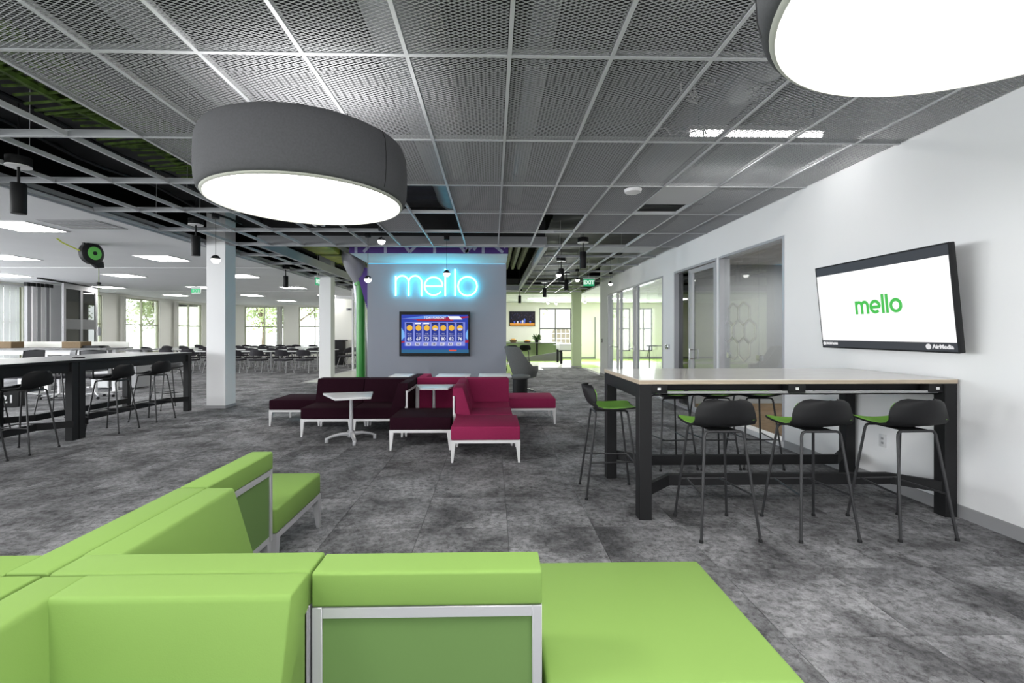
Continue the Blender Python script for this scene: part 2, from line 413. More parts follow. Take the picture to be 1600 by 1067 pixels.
# right wall with the glazed rooms
R3 = (YatX(1036, XR), YatX(950, XR)); R2 = (YatX(1121, XR)+.02, YatX(1053.5, XR)); R1 = (YatX(1226, XR), YatX(1121, XR)-.06)
RH = 2.59
wall_x('wall_right', XR, XR+.14, Y0, 15.35, [(R1[0], R1[1], 0, RH), (R2[0], R2[1], 0, RH), (R3[0], R3[1], 0, RH)], M['wall'])
bb = MB(); y = Y0
for a, c in (R1, R2, R3, (15.35, 15.35)):
    bb.box(XR-.012, XR, y, a, 0, .095); y = c
struct(bb.build('baseboard_right', M['base'], smooth=0))
def lamp_in(t, size, power, z=-.05):
    l = bpy.data.lights.new('lamp_light', 'AREA'); l.shape = 'SQUARE'; l.size = size; l.energy = power; l.color = (1, .98, .95)
    o = bpy.data.objects.new('lamp_light', l); COL.objects.link(o); o.parent = t; o.location = (0, 0, z)
# room partitions behind the glass
struct(MB().box(XR+.14, 8, 9.15, 9.3, -.25, CEIL).build('wall_room_far', M['room_grey'], smooth=0))
struct(MB().box(XR+.14, 8, 3.05, 3.2, -.25, CEIL).build('wall_room_near', M['room_grey'], smooth=0))
struct(MB().box(7.2, 7.35, 3.2, 9.15, -.25, CEIL).build('wall_room_rear', M['room_grey'], smooth=0))
struct(MB().box(XR+.14, 7.3, 3.2, 9.15, 2.75, 2.85).build('ceiling_room', M['white'], smooth=0))
for i, (x, y) in enumerate(((5.2, 5.2), (5.4, 7.8))):
    t = thing('ceiling_light', ('round flush ceiling lamp in the glazed meeting room, near the wide pane', 'round flush ceiling lamp in the glazed meeting room, behind the sliding door')[i], 'light', (x, y, 2.75))
    lamp_in(t, .5, 55, -.06)  # extra area light added below the lamp to lift the dim room
    MB().lathe([(.2, -.02), (.2, 0)], 20).build('rim', M['whitemetal'], t); MB().lathe([(.18, -.03), (.18, -.02)], 20).build('diffuser', M['panel'], t)
# glazing: R1 two fixed panes
def frame_rect(name, y0, y1, z0, z1, t, m, parent, x=XR+.03, d=.05):
    b = MB(); b.box(x, x+d, y0, y0+t, z0, z1); b.box(x, x+d, y1-t, y1, z0, z1); b.box(x, x+d, y0+t, y1-t, z0, z0+t); b.box(x, x+d, y0+t, y1-t, z1-t, z1)
    return b.build(name, m, parent, smooth=0)
def frame_struct(n, y0, y1): 
    o = frame_rect('window_%d' % n, y0, y1, 0, RH, .035, M['doorframe'], None, XR-.01, .16); return struct(o)
g1 = frame_struct(11, *R1)
ym = YatX(1178, XR)
for a, b in ((R1[0]+.035, ym-.004), (ym+.004, YatX(1131, XR)), (YatX(1131, XR)+.008, R1[1]-.035)):
    MB().box(XR+.06, XR+.072, a, b, .036, RH-.036).build('pane', M['roomglass'], g1, smooth=0)
for yy in (ym, YatX(1131, XR)):
    MB().box(XR+.045, XR+.087, yy-.05, yy+.03, 1.02, 1.10).build('glass_clamp', M['chrome'], g1, smooth=0)
# etched hexagon motif on the middle pane
hx = MB()
def hexring(cy, cz, r, w=.012):
    pts = [(cy+r*cos(pi/6+k*pi/3), cz+r*sin(pi/6+k*pi/3)) for k in range(6)]
    for k in range(6):
        a = Vector(pts[k]); b = Vector(pts[(k+1)%6]); d = (b-a).normalized(); n = Vector((-d.y, d.x))*w
        hx.prism([(a-n)[:], (b-n)[:], (b+n)[:], (a+n)[:]], XR+.0585, XR+.0598, 'x')
cy = (R1[1]+ym)/2+.05
for q in range(6): hexring(cy+.30*cos(q*pi/3), 1.42+.30*sin(q*pi/3), .17)
hexring(cy, 1.42, .17)
hx.build('etched_pattern', M['frost'], g1, smooth=0)
MB().box(XR-.012, XR-.01+.17, R1[0], R1[1], 0, .07).build('sill_strip', M['whitemetal'], g1, smooth=0)
# R2 opening: dark jamb, sliding door
g2 = struct(frame_rect('door_1', R2[0], R2[1], 0, RH, .04, M['doorframe'], None, XR-.01, .16))
yd = YatX(1079, XR)
frame_rect('door_leaf_frame', R2[0]+.045, yd, .01, RH-.06, .07, M['doorframe'], g2, XR+.0, .04)
MB().box(XR+.015, XR+.025, R2[0]+.115, yd-.07, .08, RH-.13).build('pane', M['roomglass'], g2, smooth=0)
MB().box(XR+.075, XR+.085, yd, R2[1]-.04, .045, RH-.045).build('tinted_pane', M['darkglass'], g2, smooth=0)
hb = MB(); 
for dy in (0,): hb.tube([(XR-.05, yd-.07, .92), (XR-.05, yd-.07, 1.12)], .014, 8); hb.tube([(XR-.05, yd-.07, .94), (XR+.02, yd-.07, .94)], .008, 6); hb.tube([(XR-.05, yd-.07, 1.1), (XR+.02, yd-.07, 1.1)], .008, 6)
hb.build('door_handle', M['chrome'], g2)
frame_rect('vertical_post', yd+.02, yd+.14, .045, RH-.045, .05, M['doorframe'], g2, XR+.02, .05)
# R3: fixed glass + double door
g3 = struct(frame_rect('door_2', R3[0], R3[1], 0, RH, .04, M['doorframe'], None, XR-.01, .16))
ys = [YatX(u, XR) for u in (993, 984, 968, 961)]
MB().box(XR+.05, XR+.06, R3[0]+.04, ys[0]-.05, .045, RH-.045).build('pane', M['roomglass'], g3, smooth=0)
for a, b, nm in ((ys[0]-.05, ys[0]+.3, 'vertical_post'), (ys[2]-.02, ys[2]+.4, 'vertical_post')):
    frame_rect(nm, a, b, .045, RH-.045, .06, M['doorframe'], g3, XR+.02, .07)
MB().box(XR+.05, XR+.06, ys[0]+.3, ys[2]-.02, .045, RH-.045).build('pane', M['roomglass'], g3, smooth=0)
MB().box(XR+.05, XR+.06, ys[2]+.4, R3[1]-.04, .045, RH-.045).build('pane', M['roomglass'], g3, smooth=0)
for yy in (ys[0]+.2, ys[2]+.2, R3[1]-.5):
    MB().tube([(XR-.06, yy, 1.0), (XR-.06, yy+.16, 1.0)], .014, 8).tube([(XR-.06, yy, 1.0), (XR+.04, yy, 1.0)], .012, 8).box(XR-.0, XR+.02, yy-.04, yy+.04, .93, 1.08).build('door_handle', M['chrome'], g3)

# roof deck
struct(MB().box(XL-.25, 10.25, Y0-.25, YB+.25, TOP-.05, TOP+.15).build('ceiling_deck', M['deck'], smooth=0))
# smooth white ceiling of the hall and of the games room
XE = -5.39
white_c = struct(MB().box(XL, XE-.02, Y0, YB, CEIL, CEIL+.06).box(-5.1, 10, 19.35, YG, CEIL-.03, CEIL+.03).box(XE-.02, -5.1, 19.35, YB, CEIL-.03, CEIL+.03).box(XR+.14, 10, 9.3, 19.35, CEIL-.02, CEIL+.04).build('ceiling', M['white'], smooth=0))
MB().box(XE-.05, XE-.02, Y0, 19.3, CEIL-.03, CEIL+.12).build('edge_trim', M['curb'], white_c, smooth=0)
MB().box(-5.1, 10, 19.3, 19.35, CEIL-.03, CEIL+.35).build('edge_trim', M['green_wall'], white_c, smooth=0)
for y in (11.9, 18.7): MB().box(XL, XE-.1, y, y+.03, CEIL-.006, CEIL).build('seam_strip', M['wall'], white_c, smooth=0)

# suspended grid
GX = lambda k: .1+.61*k
GY = lambda r: 2.77+1.218*r
grid = struct(MB().box(XE-.02, XE+.0, Y0, 19.3, CEIL-.002, CEIL+.04).build('ceiling_grid', M['grid'], smooth=0))
def tee(L, along, w=.024, wm='grid'):
    b = MB()
    if along == 'y': b.box(-w/2, w/2, 0, L, 0, .005); b.box(-.004, .004, 0, L, .005, .045)
    else: b.box(0, L, -w/2, w/2, 0, .005); b.box(0, L, -.004, .004, .005, .045)
    return b
WX0, WX1, WY0, WY1 = -4.40, 1.0, GY(5), 17.9     # the open well in front of and above the sign wall
for k in range(-8, 6):
    x = GX(k); y1 = WY0 if WX0 < x < WX1 else 19.3
    tee(y1-Y0, 'y').build('grid_bar', M['grid'], grid, smooth=0).location = (x, Y0, CEIL-.001)
r = -5
while GY(r) < 19.3:
    y = GY(r)
    segs = [(XE, XR)] if not (WY0-.01 < y < WY1) or r == 5 else [(XE, WX0), (WX1, XR)]
    for a, b in segs: 
        tee(b-a, 'x', .026).build('cross_bar', M['grid'], grid, smooth=0).location = (a, y, CEIL-.0005)
        if r >= 1: pass
    r += 1
x_deep = lambda a: a < -2
# deep cross channels over the open cells
for r in range(1, 13):
    y = GY(r)
    for a, b in ([(XE, GX(-5))] if r < 2 else [(XE, GX(-2)), (GX(1), GX(2))] if r < 4 else [(XE, WX0 if y > WY0 else GX(-2)), (WX1, XR)]):
        if b-a > .1: MB().box(a, b, y-.012, y+.02, CEIL+.005, CEIL+(.06 if x_deep(a) else .035)).build('channel', M['curb'], grid, smooth=0)
# well curb
cb = MB(); cb.box(WX0, WX1, WY0, WY0+.04, CEIL, CEIL+.19); cb.box(WX0, WX1, WY1, WY1+.04, CEIL, CEIL+.19); cb.box(WX0-.03, WX0, WY0, WY1, CEIL, CEIL+.19); cb.box(WX1, WX1+.03, WY0, WY1, CEIL, CEIL+.19)
cb.box(WX0-.05, WX1+.05, WY0-.03, WY0+.04, CEIL-.012, CEIL); cb.box(WX1-.02, WX1+.05, WY0, WY1, CEIL-.012, CEIL); cb.box(WX0-.05, WX0+.02, WY0, WY1, CEIL-.012, CEIL); cb.box(WX0, WX1, WY1-.12, WY1+.06, CEIL-.012, CEIL)
MB().box(WX0, WX1, WY0+.05, WY0+.09, CEIL+.19, TOP-.05).build('light_baffle', M['deck'], grid, smooth=0)  # baffle added to block the neon glow above the open cells
cb.build('well_curb', M['curb'], grid, smooth=0)

# expanded metal tile: diamonds 41 mm wide, real strands
def mesh_tile(Wd, Ln):
    b = MB(); nx = round(Wd/.0545); ny = round(Ln/.0250); dx = Wd/nx; dy = Ln/ny
    def strand(x0, y0, x1, y1):
        d = Vector((x1-x0, y1-y0)).normalized(); n = Vector((-d.y, d.x))
        s = 1 if n.y > 0 else -1; n *= s
        w = .0015; h = .0020
        a = (x0-n.x*w, y0-n.y*w, h); c = (x0+n.x*w, y0+n.y*w, -h*0)
        e = (x1-n.x*w, y1-n.y*w, h); f = (x1+n.x*w, y1+n.y*w, -h*0)
        u = .0012
        vs = [a, c, e, f, (a[0], a[1], a[2]+u), (c[0], c[1], c[2]+u), (e[0], e[1], e[2]+u), (f[0], f[1], f[2]+u)]
        b.add(vs, [(0,1,3,2), (4,6,7,5), (0,2,6,4), (1,5,7,3)])
    for i in range(nx):
        for j in range(ny):
            x = i*dx; y = j*dy; mx = x+dx/2; my = y+dy/2
            strand(x, my, mx, y+dy); strand(mx, y, x, my); strand(mx, y, x+dx, my); strand(x+dx, my, mx, y+dy)
    return b.mesh('mesh_tile', M['mesh'], smooth=0)
TW = .61-.03; TL = 1.218-.03
tile = mesh_tile(TW, TL); tile_last = mesh_tile(XR-GX(5)-.03, TL)
open_cells = {(-5,2),(-4,2),(-3,2),(-2,2),(-5,3),(-4,3),(-3,3),(-2,3),(1,3),(3,2)}
for rr in range(-5, 5):
    for k in range(-5, 6):
        if (k, rr) in open_cells and not (k == -3 and rr == 3): continue
        if rr == 4 and k < 4: continue
        link('mesh_tile', tile_last if k == 5 else tile, grid, (GX(k)+.015, GY(rr)+.015, CEIL+.006))
# plain panels laid in single cells
for k, rr, a, b in ((3, 2, 0, .6), (3, 5, .0, .55), (4, 5, 0, .55)):
    MB().box(GX(k)+.014, GX(k+1)-.014 if k < 5 else XR, GY(rr)+.014+a, GY(rr)+b*1.2, CEIL+.005, CEIL+.012).build('blank_panel', M['white'], grid, smooth=0)
# hanger wires
hw = 0
for (k, rr) in ((-8,1),(-7,1),(-6,2),(-7,3),(-5,3),(-8,3),(-4,3),(2,5),(3,6),(4,5),(2,7),(5,7)):
    MB().tube([(GX(k), GY(rr)+.3, CEIL+.04), (GX(k)+.03, GY(rr)+.28, TOP-.05)], .0025, 5).build('hanger_wire', M['grid'], grid)

# services above the ceiling
def wavy(name, x0, x1, y0, y1, z, m, label, cat, amp=.08, nx=40, ny=60):
    b = MB(); vs = []; rnd = random.Random(sum(map(ord, label)))
    ph = [(rnd.uniform(2, 9), rnd.uniform(.3, 1.6), rnd.uniform(0, 6)) for _ in range(7)]
    for j in range(ny+1):
        for i in range(nx+1):
            x = x0+(x1-x0)*i/nx; y = y0+(y1-y0)*j/ny
            h = sum(sin(x*b_+y*a+c) for a, b_, c in ph)/7
            vs.append((x, y, z+amp*(abs(h)*2-.6)))
    b.add(vs, [(j*(nx+1)+i, j*(nx+1)+i+1, (j+1)*(nx+1)+i+1, (j+1)*(nx+1)+i) for j in range(ny) for i in range(nx)])
    return tag(b.build(name, m, smooth=80, solid=.02), label, cat)
wavy('insulation_blanket', XE, -3.3, 2.2, 19.2, 3.75, M['foil'], 'wrinkled black insulation sagging over the open ceiling grid near the white hall', 'insulation')
wavy('insulation_blanket', 1.15, XR, 7.8, 19.2, 3.62, M['foil'], 'wrinkled black insulation over the open grid beside the white wall', 'insulation')
wavy('insulation_blanket', -3.2, 1.2, 5.4, 8.4, 3.7, M['foil'], 'wrinkled black insulation over the open cells before the sign wall', 'insulation', nx=30, ny=30)
def duct(label, x, z, r, y0, y1, m='duct', along='y'):
    t = thing('air_duct', label, 'duct', (0,0,0))
    p = [(x, y0, z), (x, y1, z)] if along == 'y' else [(y0, x, z), (y1, x, z)]
    MB().tube(p, r, 28).build('duct_body', M[m], t)
    n = max(2, int((y1-y0)/1.2))
    for k in range(n+1):
        q = y0+(y1-y0)*k/n
        pp = [(x, q-.02, z), (x, q+.02, z)] if along == 'y' else [(q-.02, x, z), (q+.02, x, z)]
        MB().tube(pp, r+.012, 28).build('duct_collar', M[m], t)
    return t
duct('round grey air duct running above the mesh tiles toward the sign', -.62, 3.62, .27, -4, 7.4)
duct('slim round air duct above the mesh beside the round one', .35, 3.55, .10, -4, 7.4)
duct('broad air duct crossing above the mesh near the white wall', 2.3, 3.75, .22, -4, 6.6)
duct('small duct over the mesh edge nearest the hall', -2.35, 3.5, .12, -4, 5.2)
# green insulated bundle along the mesh edge
t = MB(); rnd = random.Random(4)
for q in range(5):
    pts = [(-3.15-.16*q+.03*sin(y*2+q), y, 3.42+.05*sin(y*1.3+q*2)) for y in [2.2+.25*i for i in range(16)]]
    t.tube(pts, .035, 6)
for y in [2.3+.09*i for i in range(42)]:
    t.tube([(-3.05, y, 3.37), (-3.95, y+.1, 3.36+.04*sin(y*9))], .012, 5)
tag(t.build('netting', M['green_ins']), 'green and black netting bundle hanging above the open grid beside the mesh', 'netting')
for i in range(3):
    x = -4.9+i*.55
    tag(MB().tube([(x, y, 3.5+.03*sin(y*3+i)) for y in [2.4+.4*j for j in range(18)]], .02, 6).build('pipe', M['black']), ('black conduit nearest the hall above the open grid', 'black conduit in the middle over the open grid', 'black conduit nearest the mesh over the open grid')[i], 'pipe')
rnd = random.Random(11)
for i, (x, y, l) in enumerate(((1.55, 3.2, 'pale cable tangle above the mesh beside the near drum lamp'), (1.95, 3.4, 'thin white cable coil dangling on the mesh behind the drum lamp'), (1.35, 3.75, 'short loose cable lying on the mesh over the bar table'))):
    pts = []; p = Vector((x, y, CEIL+.03))
    for j in range(26):
        p = p+Vector((rnd.uniform(-.07, .07), rnd.uniform(-.07, .07), 0)); pts.append((p.x, p.y, CEIL+.03+rnd.random()*.09))
    tag(MB().tube(pts, .005, 5).build('cable', M['whitetop']), l, 'cable')
# LED batten above the mesh
a = D(1076, 4.55); b = D(1290, 4.55)
t = thing('batten_light', 'long linear batten lamp glowing above the mesh ceiling near the white wall', 'light', (a[0], a[1], 3.34))
L_ = b[0]-a[0]
MB().tube([(.1, 0, .07), (.1, 0, TOP-.05-3.34)], .004, 5).tube([(L_-.1, 0, .07), (L_-.1, 0, TOP-.05-3.34)], .004, 5).build('suspension_wire', M['black'], t)
l = bpy.data.lights.new('lamp_light', 'AREA'); l.shape = 'RECTANGLE'; l.size = 1.25; l.size_y = .05; l.energy = 12; l.color = (1, .99, .97)
o = bpy.data.objects.new('lamp_light', l); COL.objects.link(o); o.parent = t; o.location = (L_/2, 0, -.03)
MB().box(0, L_, -.04, .04, .03, .07).build('housing', M['whitemetal'], t, smooth=0)
MB().tube([(.02, 0, .0), (L_-.02, 0, .0)], .022, 10).build('lamp_tube', M['led'], t)
t = thing('smoke_detector', 'white round detector disc set in the mesh ceiling', 'detector', (*P(989, 299, CEIL-.03), CEIL-.03))
MB().lathe([(.045, -.03), (.09, -.012), (.1, .02)], 20).build('body', M['whitemetal'], t); MB().lathe([(.05, .02), (.05, .05)], 12).build('mount', M['whitemetal'], t)
t = thing('smoke_detector', 'white square sensor under the drum lamp by the open cells', 'detector', (*P(498, 353, CEIL-.02), CEIL-.02))
MB().box(-.08, .08, -.06, .06, 0, .03).build('body', M['whitemetal'], t, bevel=.01); MB().lathe([(.03, -.02), (.04, 0)], 12).build('lens', M['bezel'], t)

# big painted duct and beam seen up in the well
t = thing('painted_duct', 'yellow green painted duct up in the open well left of the pewter duct', 'duct', (0, 0, 0))
MB().box(-4.32, -3.75, 10.2, 17.6, 3.32, 3.62).build('duct_body', mat('painted_yellow', (.38, .42, .06), .5, noise=.6, nscale=2), t, bevel=.03)
for y in (11.5, 13, 14.5, 16): MB().box(-4.35, -3.72, y, y+.05, 3.30, 3.64).build('duct_collar', M['green_ins'], t, smooth=0)
t = thing('steel_beam', 'dark steel beam running over the left side of the open well', 'beam', (0, 0, 0))
MB().box(-3.55, -3.35, 9.2, 17.6, 3.34, 3.36).box(-3.46, -3.44, 9.2, 17.6, 3.36, 3.62).box(-3.55, -3.35, 9.2, 17.6, 3.62, 3.64).build('beam_body', M['rib'], t, smooth=0)
# ribbed roof over the well
rib = MB()
for i in range(24):
    x = WX0-.1+i*.235
    rib.prism([(x, 3.98), (x+.05, 3.84), (x+.13, 3.84), (x+.18, 3.98), (x+.18, 4.0), (x, 4.0)], WY0+.1, WY1, 'y')
tag(rib.build('ribbed_decking', M['rib'], smooth=0), 'ribbed metal roof decking seen up in the open well beside the sign wall', 'decking')
# ---------------- sign wall ----------------
YW = 11.32; xl = XatY(574, YW); xr = XatY(791, YW); ZS = 3.085
sw = struct(MB().box(xl, xr, YW, YW+.3, -.01, 4.3).build('wall_sign', M['grey_wall'], smooth=0))
YS = 9.94
struct(MB().box(xl, xr, YS, YW, ZS, ZS+.05).build('trim_1', M['wall'], smooth=0))
fas = struct(MB().box(xl, xr, YS-.05, YS, ZS, 3.75).build('trim_2', M['purple'], smooth=0))
# painted strokes on the fascia, raised
px = lambda u: XatY(u, YS-.06)
def stroke(pts, wd=.055, par=fas, y=YS-.056, m='lilac', d=.006):
    b = MB()
    for a, c in zip(pts[:-1], pts[1:]):
        a = Vector(a); c = Vector(c); dd = (c-a).normalized(); n = Vector((-dd.y, dd.x))*wd/2
        b.prism([(a-n)[:], (c-n)[:], (c+n)[:], (a+n)[:]], y, y+d, 'y')
    return b.build('painted_line', M[m], par, smooth=0)
zf = ZS+.02
for u0, u1 in ((556, 556), (602, 602), (679, 679), (730, 730), (755, 755)): stroke([(px(u0), zf-.02), (px(u1), zf+.9)], .06)
for pts in ([(568, 0), (585, .25), (562, .6)], [(624, .3), (640, .0), (662, .3)], [(705, .35), (727, .0)], [(727, 0), (755, .33), (786, 0)], [(740, .05), (755, .33)], [(790, .1), (775, .4)]):
    stroke([(px(u), zf+h) for u, h in pts], .06)
dots = MB()
for u, h in ((585, .25), (624, .3), (705, .35)):
    dots.prism([(px(u)+.07*cos(k*pi/8), zf+h+.07*sin(k*pi/8)) for k in range(16)], YS-.058, YS-.05, 'y')
dots.build('painted_dot', M['lilac'], fas, smooth=0)
pp = MB().prism([(xl-.42, 3.04), (xl, 3.04), (xl, 1.55)], YW+.45, YW+.55, 'y'); struct(pp.build('trim_3', M['purple'], smooth=0))

def mello_paths(k):
    A = lambda cx, cy, r, a0, a1, n=24: [(cx+r*cos(radians(a0+(a1-a0)*i/n)), cy+r*sin(radians(a0+(a1-a0)*i/n))) for i in range(n+1)]
    m_ = [[(0, 0), (0, 172)], A(56, 118, 56, 180, 0)+[(112, 0)], A(168, 118, 56, 180, 0)+[(224, 0)]]
    e_ = [[(250, 86)]+A(328, 85, 78, 0, 322, 44)]
    l1 = [[(429, 0), (429, 233)]]; l2 = [[(514, 0), (514, 233)]]; o_ = [A(622, 85, 82, 0, 360, 48)]
    return [('letter_m', [[(x*k, y*k) for x, y in p] for p in m_]), ('letter_e', [[(x*k, y*k) for x, y in p] for p in e_]), ('letter_l', [[(x*k, y*k) for x, y in p] for p in l1]), ('letter_l', [[(x*k, y*k) for x, y in p] for p in l2]), ('letter_o', [[(x*k, y*k) for x, y in p] for p in o_])]
M['neon'] = mat('neon_tube', (.5, .8, 1), .4, emit=(.075, .78, 1.0), es=12)
t = thing('neon_sign', 'glowing cyan neon sign reading mello above the forecast television', 'sign', (XatY(619.3, YW), YW-.07, H(462.8, YW)))
for nm, ps in mello_paths(.00277):
    b = MB()
    for p in ps: b.tube([(x, 0, z) for x, z in p], .021, 8)
    lo = b.build(nm, M['neon'], t)
    s0 = ps[0][0]
    q = MB().tube([(s0[0], 0, s0[1]+.02), (s0[0], .07, s0[1]+.02)], .008, 6); q.build('standoff', M['whitemetal'], lo)

t = thing('led_strip', 'thin cyan light strip along the foot of the soffit over the neon sign', 'light', (0, 0, 0))
MB().box(xl+.03, xr-.03, YW-.03, YW-.008, ZS-.02, ZS-.008).build('strip', mat('led_cyan', (.1, .5, .6), .5, emit=(.06, .50, .9), es=.7), t, smooth=0)
MB().box(xl+.02, xr-.02, YW-.04, YW, ZS-.008, ZS).build('channel', M['whitemetal'], t, smooth=0)
# ---------------- televisions ----------------
def tv_body(t, Wd, Ht, d=.05, bez=.02):
    MB().box(-Wd/2, Wd/2, -d, 0, -Ht/2, Ht/2).build('casing', M['bezel'], t, bevel=.006)
    b = MB(); y = -d-.004
    b.box(-Wd/2, Wd/2, y, -d+.002, Ht/2-bez, Ht/2); b.box(-Wd/2, Wd/2, y, -d+.002, -Ht/2, -Ht/2+bez)
    b.box(-Wd/2, -Wd/2+bez*.7, y, -d+.002, -Ht/2+bez, Ht/2-bez); b.box(Wd/2-bez*.7, Wd/2, y, -d+.002, -Ht/2+bez, Ht/2-bez)
    b.build('bezel', M['bezel'], t, smooth=0)
def card(b, x0, x1, z0, z1, y, d=.0012): b.box(x0, x1, y, y+d, z0, z1); return b
# forecast television on the sign wall: front plane faces -Y
tx0, tx1 = XatY(625, YW), XatY(734.5, YW); tz0, tz1 = H(556, YW), H(487, YW)
Wd, Ht = tx1-tx0, tz1-tz0
t = thing('television', 'wall television showing a seven day weather forecast under the neon sign', 'television', ((tx0+tx1)/2, YW-.02, (tz0+tz1)/2))
tv_body(t, Wd, Ht, .06, .07); MB().box(-.3, .3, 0, .02, -.2, .2).build('wall_mount', M['black'], t, smooth=0)
k = Wd/109.5          # metre per photo pixel
sx = lambda z: (z/1600*120+620-679.75)*k          # zoom pixel -> local x
sz = lambda z: (521.5-(480+z/1067*80))*k
y = -.0625
scr = card(MB(), sx(110), sx(1502), sz(950), sz(158), y, .002).build('screen', em('screen_blue', (.02, .05, .42), 1), t, smooth=0)
def onscr(name, m, rects, dy, polys=()):
    b = MB()
    for x0, x1, z0, z1 in rects: card(b, sx(x0), sx(x1), sz(z1), sz(z0), y-dy)
    for p in polys: b.prism([(sx(a), sz(c)) for a, c in p], y-dy, y-dy+.0012, 'y')
    return b.build(name, m, scr, smooth=0)
E = {n: em('screen_'+n, c) for n, c in dict(lb=(.10, .25, .75), cy=(.18, .45, .9), red=(.35, .01, .05), wh=(.9, .9, .95), lil=(.22, .26, .72), navy=(.01, .03, .28), yel=(.85, .48, .04), pale=(.62, .62, .8), dk=(.01, .02, .12), teal=(.02, .12, .25), ora=(.75, .08, .03)).items()}
onscr('banner', E['lb'], [], .001, [[(110, 240), (700, 165), (1100, 165), (1000, 235), (500, 240)]])
onscr('banner', E['red'], [], .002, [[(110, 232), (420, 250), (1502, 190), (1502, 215), (1180, 262), (1180, 290), (450, 290), (420, 262)]])
onscr('banner', E['wh'], [], .003, [[(1065, 188), (1305, 188), (1375, 255), (1120, 255)]])
onscr('glow_band', E['cy'], [], .001, [[(110, 420), (170, 520), (180, 620), (110, 690)], [(1502, 420), (1440, 540), (1440, 640), (1502, 690)]])
onscr('banner', E['red'], [], .0015, [[(110, 710), (180, 700), (180, 730), (110, 745)], [(1425, 690), (1502, 680), (1502, 735), (1425, 740)]])
onscr('panel', E['lil'], [(180, 1425, 310, 805)], .002)
onscr('ticker', E['teal'], [(110, 1502, 880, 950)], .002)
onscr('ticker_tag', E['ora'], [(1090, 1250, 885, 912)], .003)
hi = ['65', '67', '73', '78', '80', '82', '76']; lo = ['48', '46', '52', '58', '61', '63', '62']
wd = [('Mostly', 'Sunny'), ('Mostly', 'Sunny'), ('A Bit', 'Warmer'), ('Few', 'Clouds'), ('Mild', 'Sunshine'), ('Sunny', '& Warm'), ('Sun &', 'Clouds')]
cx = [275, 457, 630, 800, 970, 1140, 1315]
for i, c in enumerate(cx):
    onscr('day_column', E['navy'], [(c-65, c+72, 330, 715)], .003)
    onscr('day_tab', E['wh'] if i in (1, 2) else E['dk'], [(c-68, c+55, 322, 352)], .004)
    onscr('sun_icon', E['yel'], [], .004, [[(c+5+60*cos(q*pi/10), 432+58*sin(q*pi/10)) for q in range(20)]])
    if i in (3, 6): onscr('cloud_icon', E['pale'], [], .005, [[(c+10+45*cos(q*pi/8), 455+18*sin(q*pi/8)) for q in range(16)]])
    onscr('low_tab', E['pale'], [], .004, [[(c-62, 735), (c+40, 735), (c+25, 800), (c-70, 800)]])
    text(hi[i], 82*k*120/1600*1.15, E['wh'], scr, 'high_number', (sx(c+5), y-.005, sz(660)), (pi/2, 0, 0), bold=.002)
    text(lo[i], 55*k*120/1600*1.1, E['dk'], scr, 'low_number', (sx(c-18), y-.006, sz(767)), (pi/2, 0, 0), bold=.001)
    for q, wv in enumerate(wd[i]): text(wv, 34*k*120/1600, E['pale'], scr, 'caption', (sx(c+5), y-.005, sz(552+q*38)), (pi/2, 0, 0))
text('7 DAY FORECAST', 68*k*120/1600, E['wh'], scr, 'title', (sx(805), y-.005, sz(222)), (pi/2, 0, 0), bold=.001, sx=.84)
# basketball television in the games room
tx0, tx1 = XatY(796, YG), XatY(836, YG); tz0, tz1 = H(509.5, YG), H(486.5, YG); Wd, Ht = tx1-tx0, tz1-tz0
t = thing('television', 'small far television showing a basketball game in the games room', 'television', ((tx0+tx1)/2, YG-.01, (tz0+tz1)/2))
tv_body(t, Wd, Ht, .06, .03)
scr = MB().box(-Wd/2+.03, Wd/2-.03, -.066, -.064, -Ht/2+.03, Ht/2-.03).build('screen', em('tv_dark', (.012, .01, .02)), t, smooth=0)
MB().box(-Wd/2+.03, Wd/2-.03, -.068, -.066, -Ht/2+.03, -Ht/2+.17).build('court', em('tv_court', (.75, .33, .05)), scr, smooth=0)
rnd = random.Random(5)
b1 = MB(); b2 = MB()
for i in range(70): 
    x = rnd.uniform(-.6, .6); z = rnd.uniform(-.2, .3); q = rnd.uniform(.006, .016); (b1 if i % 2 else b2).box(x-q, x+q, -.0685, -.066, z-q, z+q)
stuff(b1.build('crowd', em('tv_crowd', (.12, .07, .07)), scr, smooth=0)); stuff(b2.build('crowd', em('tv_crowd_blue', (.06, .07, .2)), scr, smooth=0))
for x, c, h in [(q[0], q[1], q[2]*.62) for q in ((-.42, (.1, .15, .6), .2), (-.25, (.7, .7, .8), .22), (-.08, (.1, .15, .6), .24), (.02, (.75, .75, .8), .3), (.12, (.12, .2, .7), .45), (.42, (.1, .15, .6), .24))]:
    MB().prism([(x-.03, -.25), (x-.04, -.25+h*.5), (x-.05, -.25+h*.8), (x, -.25+h), (x+.05, -.25+h*.75), (x+.035, -.25+h*.4), (x+.03, -.25)], -.0705, -.068, 'y').build('player', em('tv_p%d' % int(x*100+60), c), scr, smooth=0)

# television on the white wall, tilted forward
zb, ht, wdt = 1.252, .815, 1.40
yc = (YatX(1295, XR-.1)+YatX(1513, XR-.1))/2
t = thing('television', 'black wide television on the white wall showing a green mello logo', 'television', (XR-.155, yc, zb+ht/2), rot=(math.atan2(.085, ht)*-1*-1, 0, -pi/2))
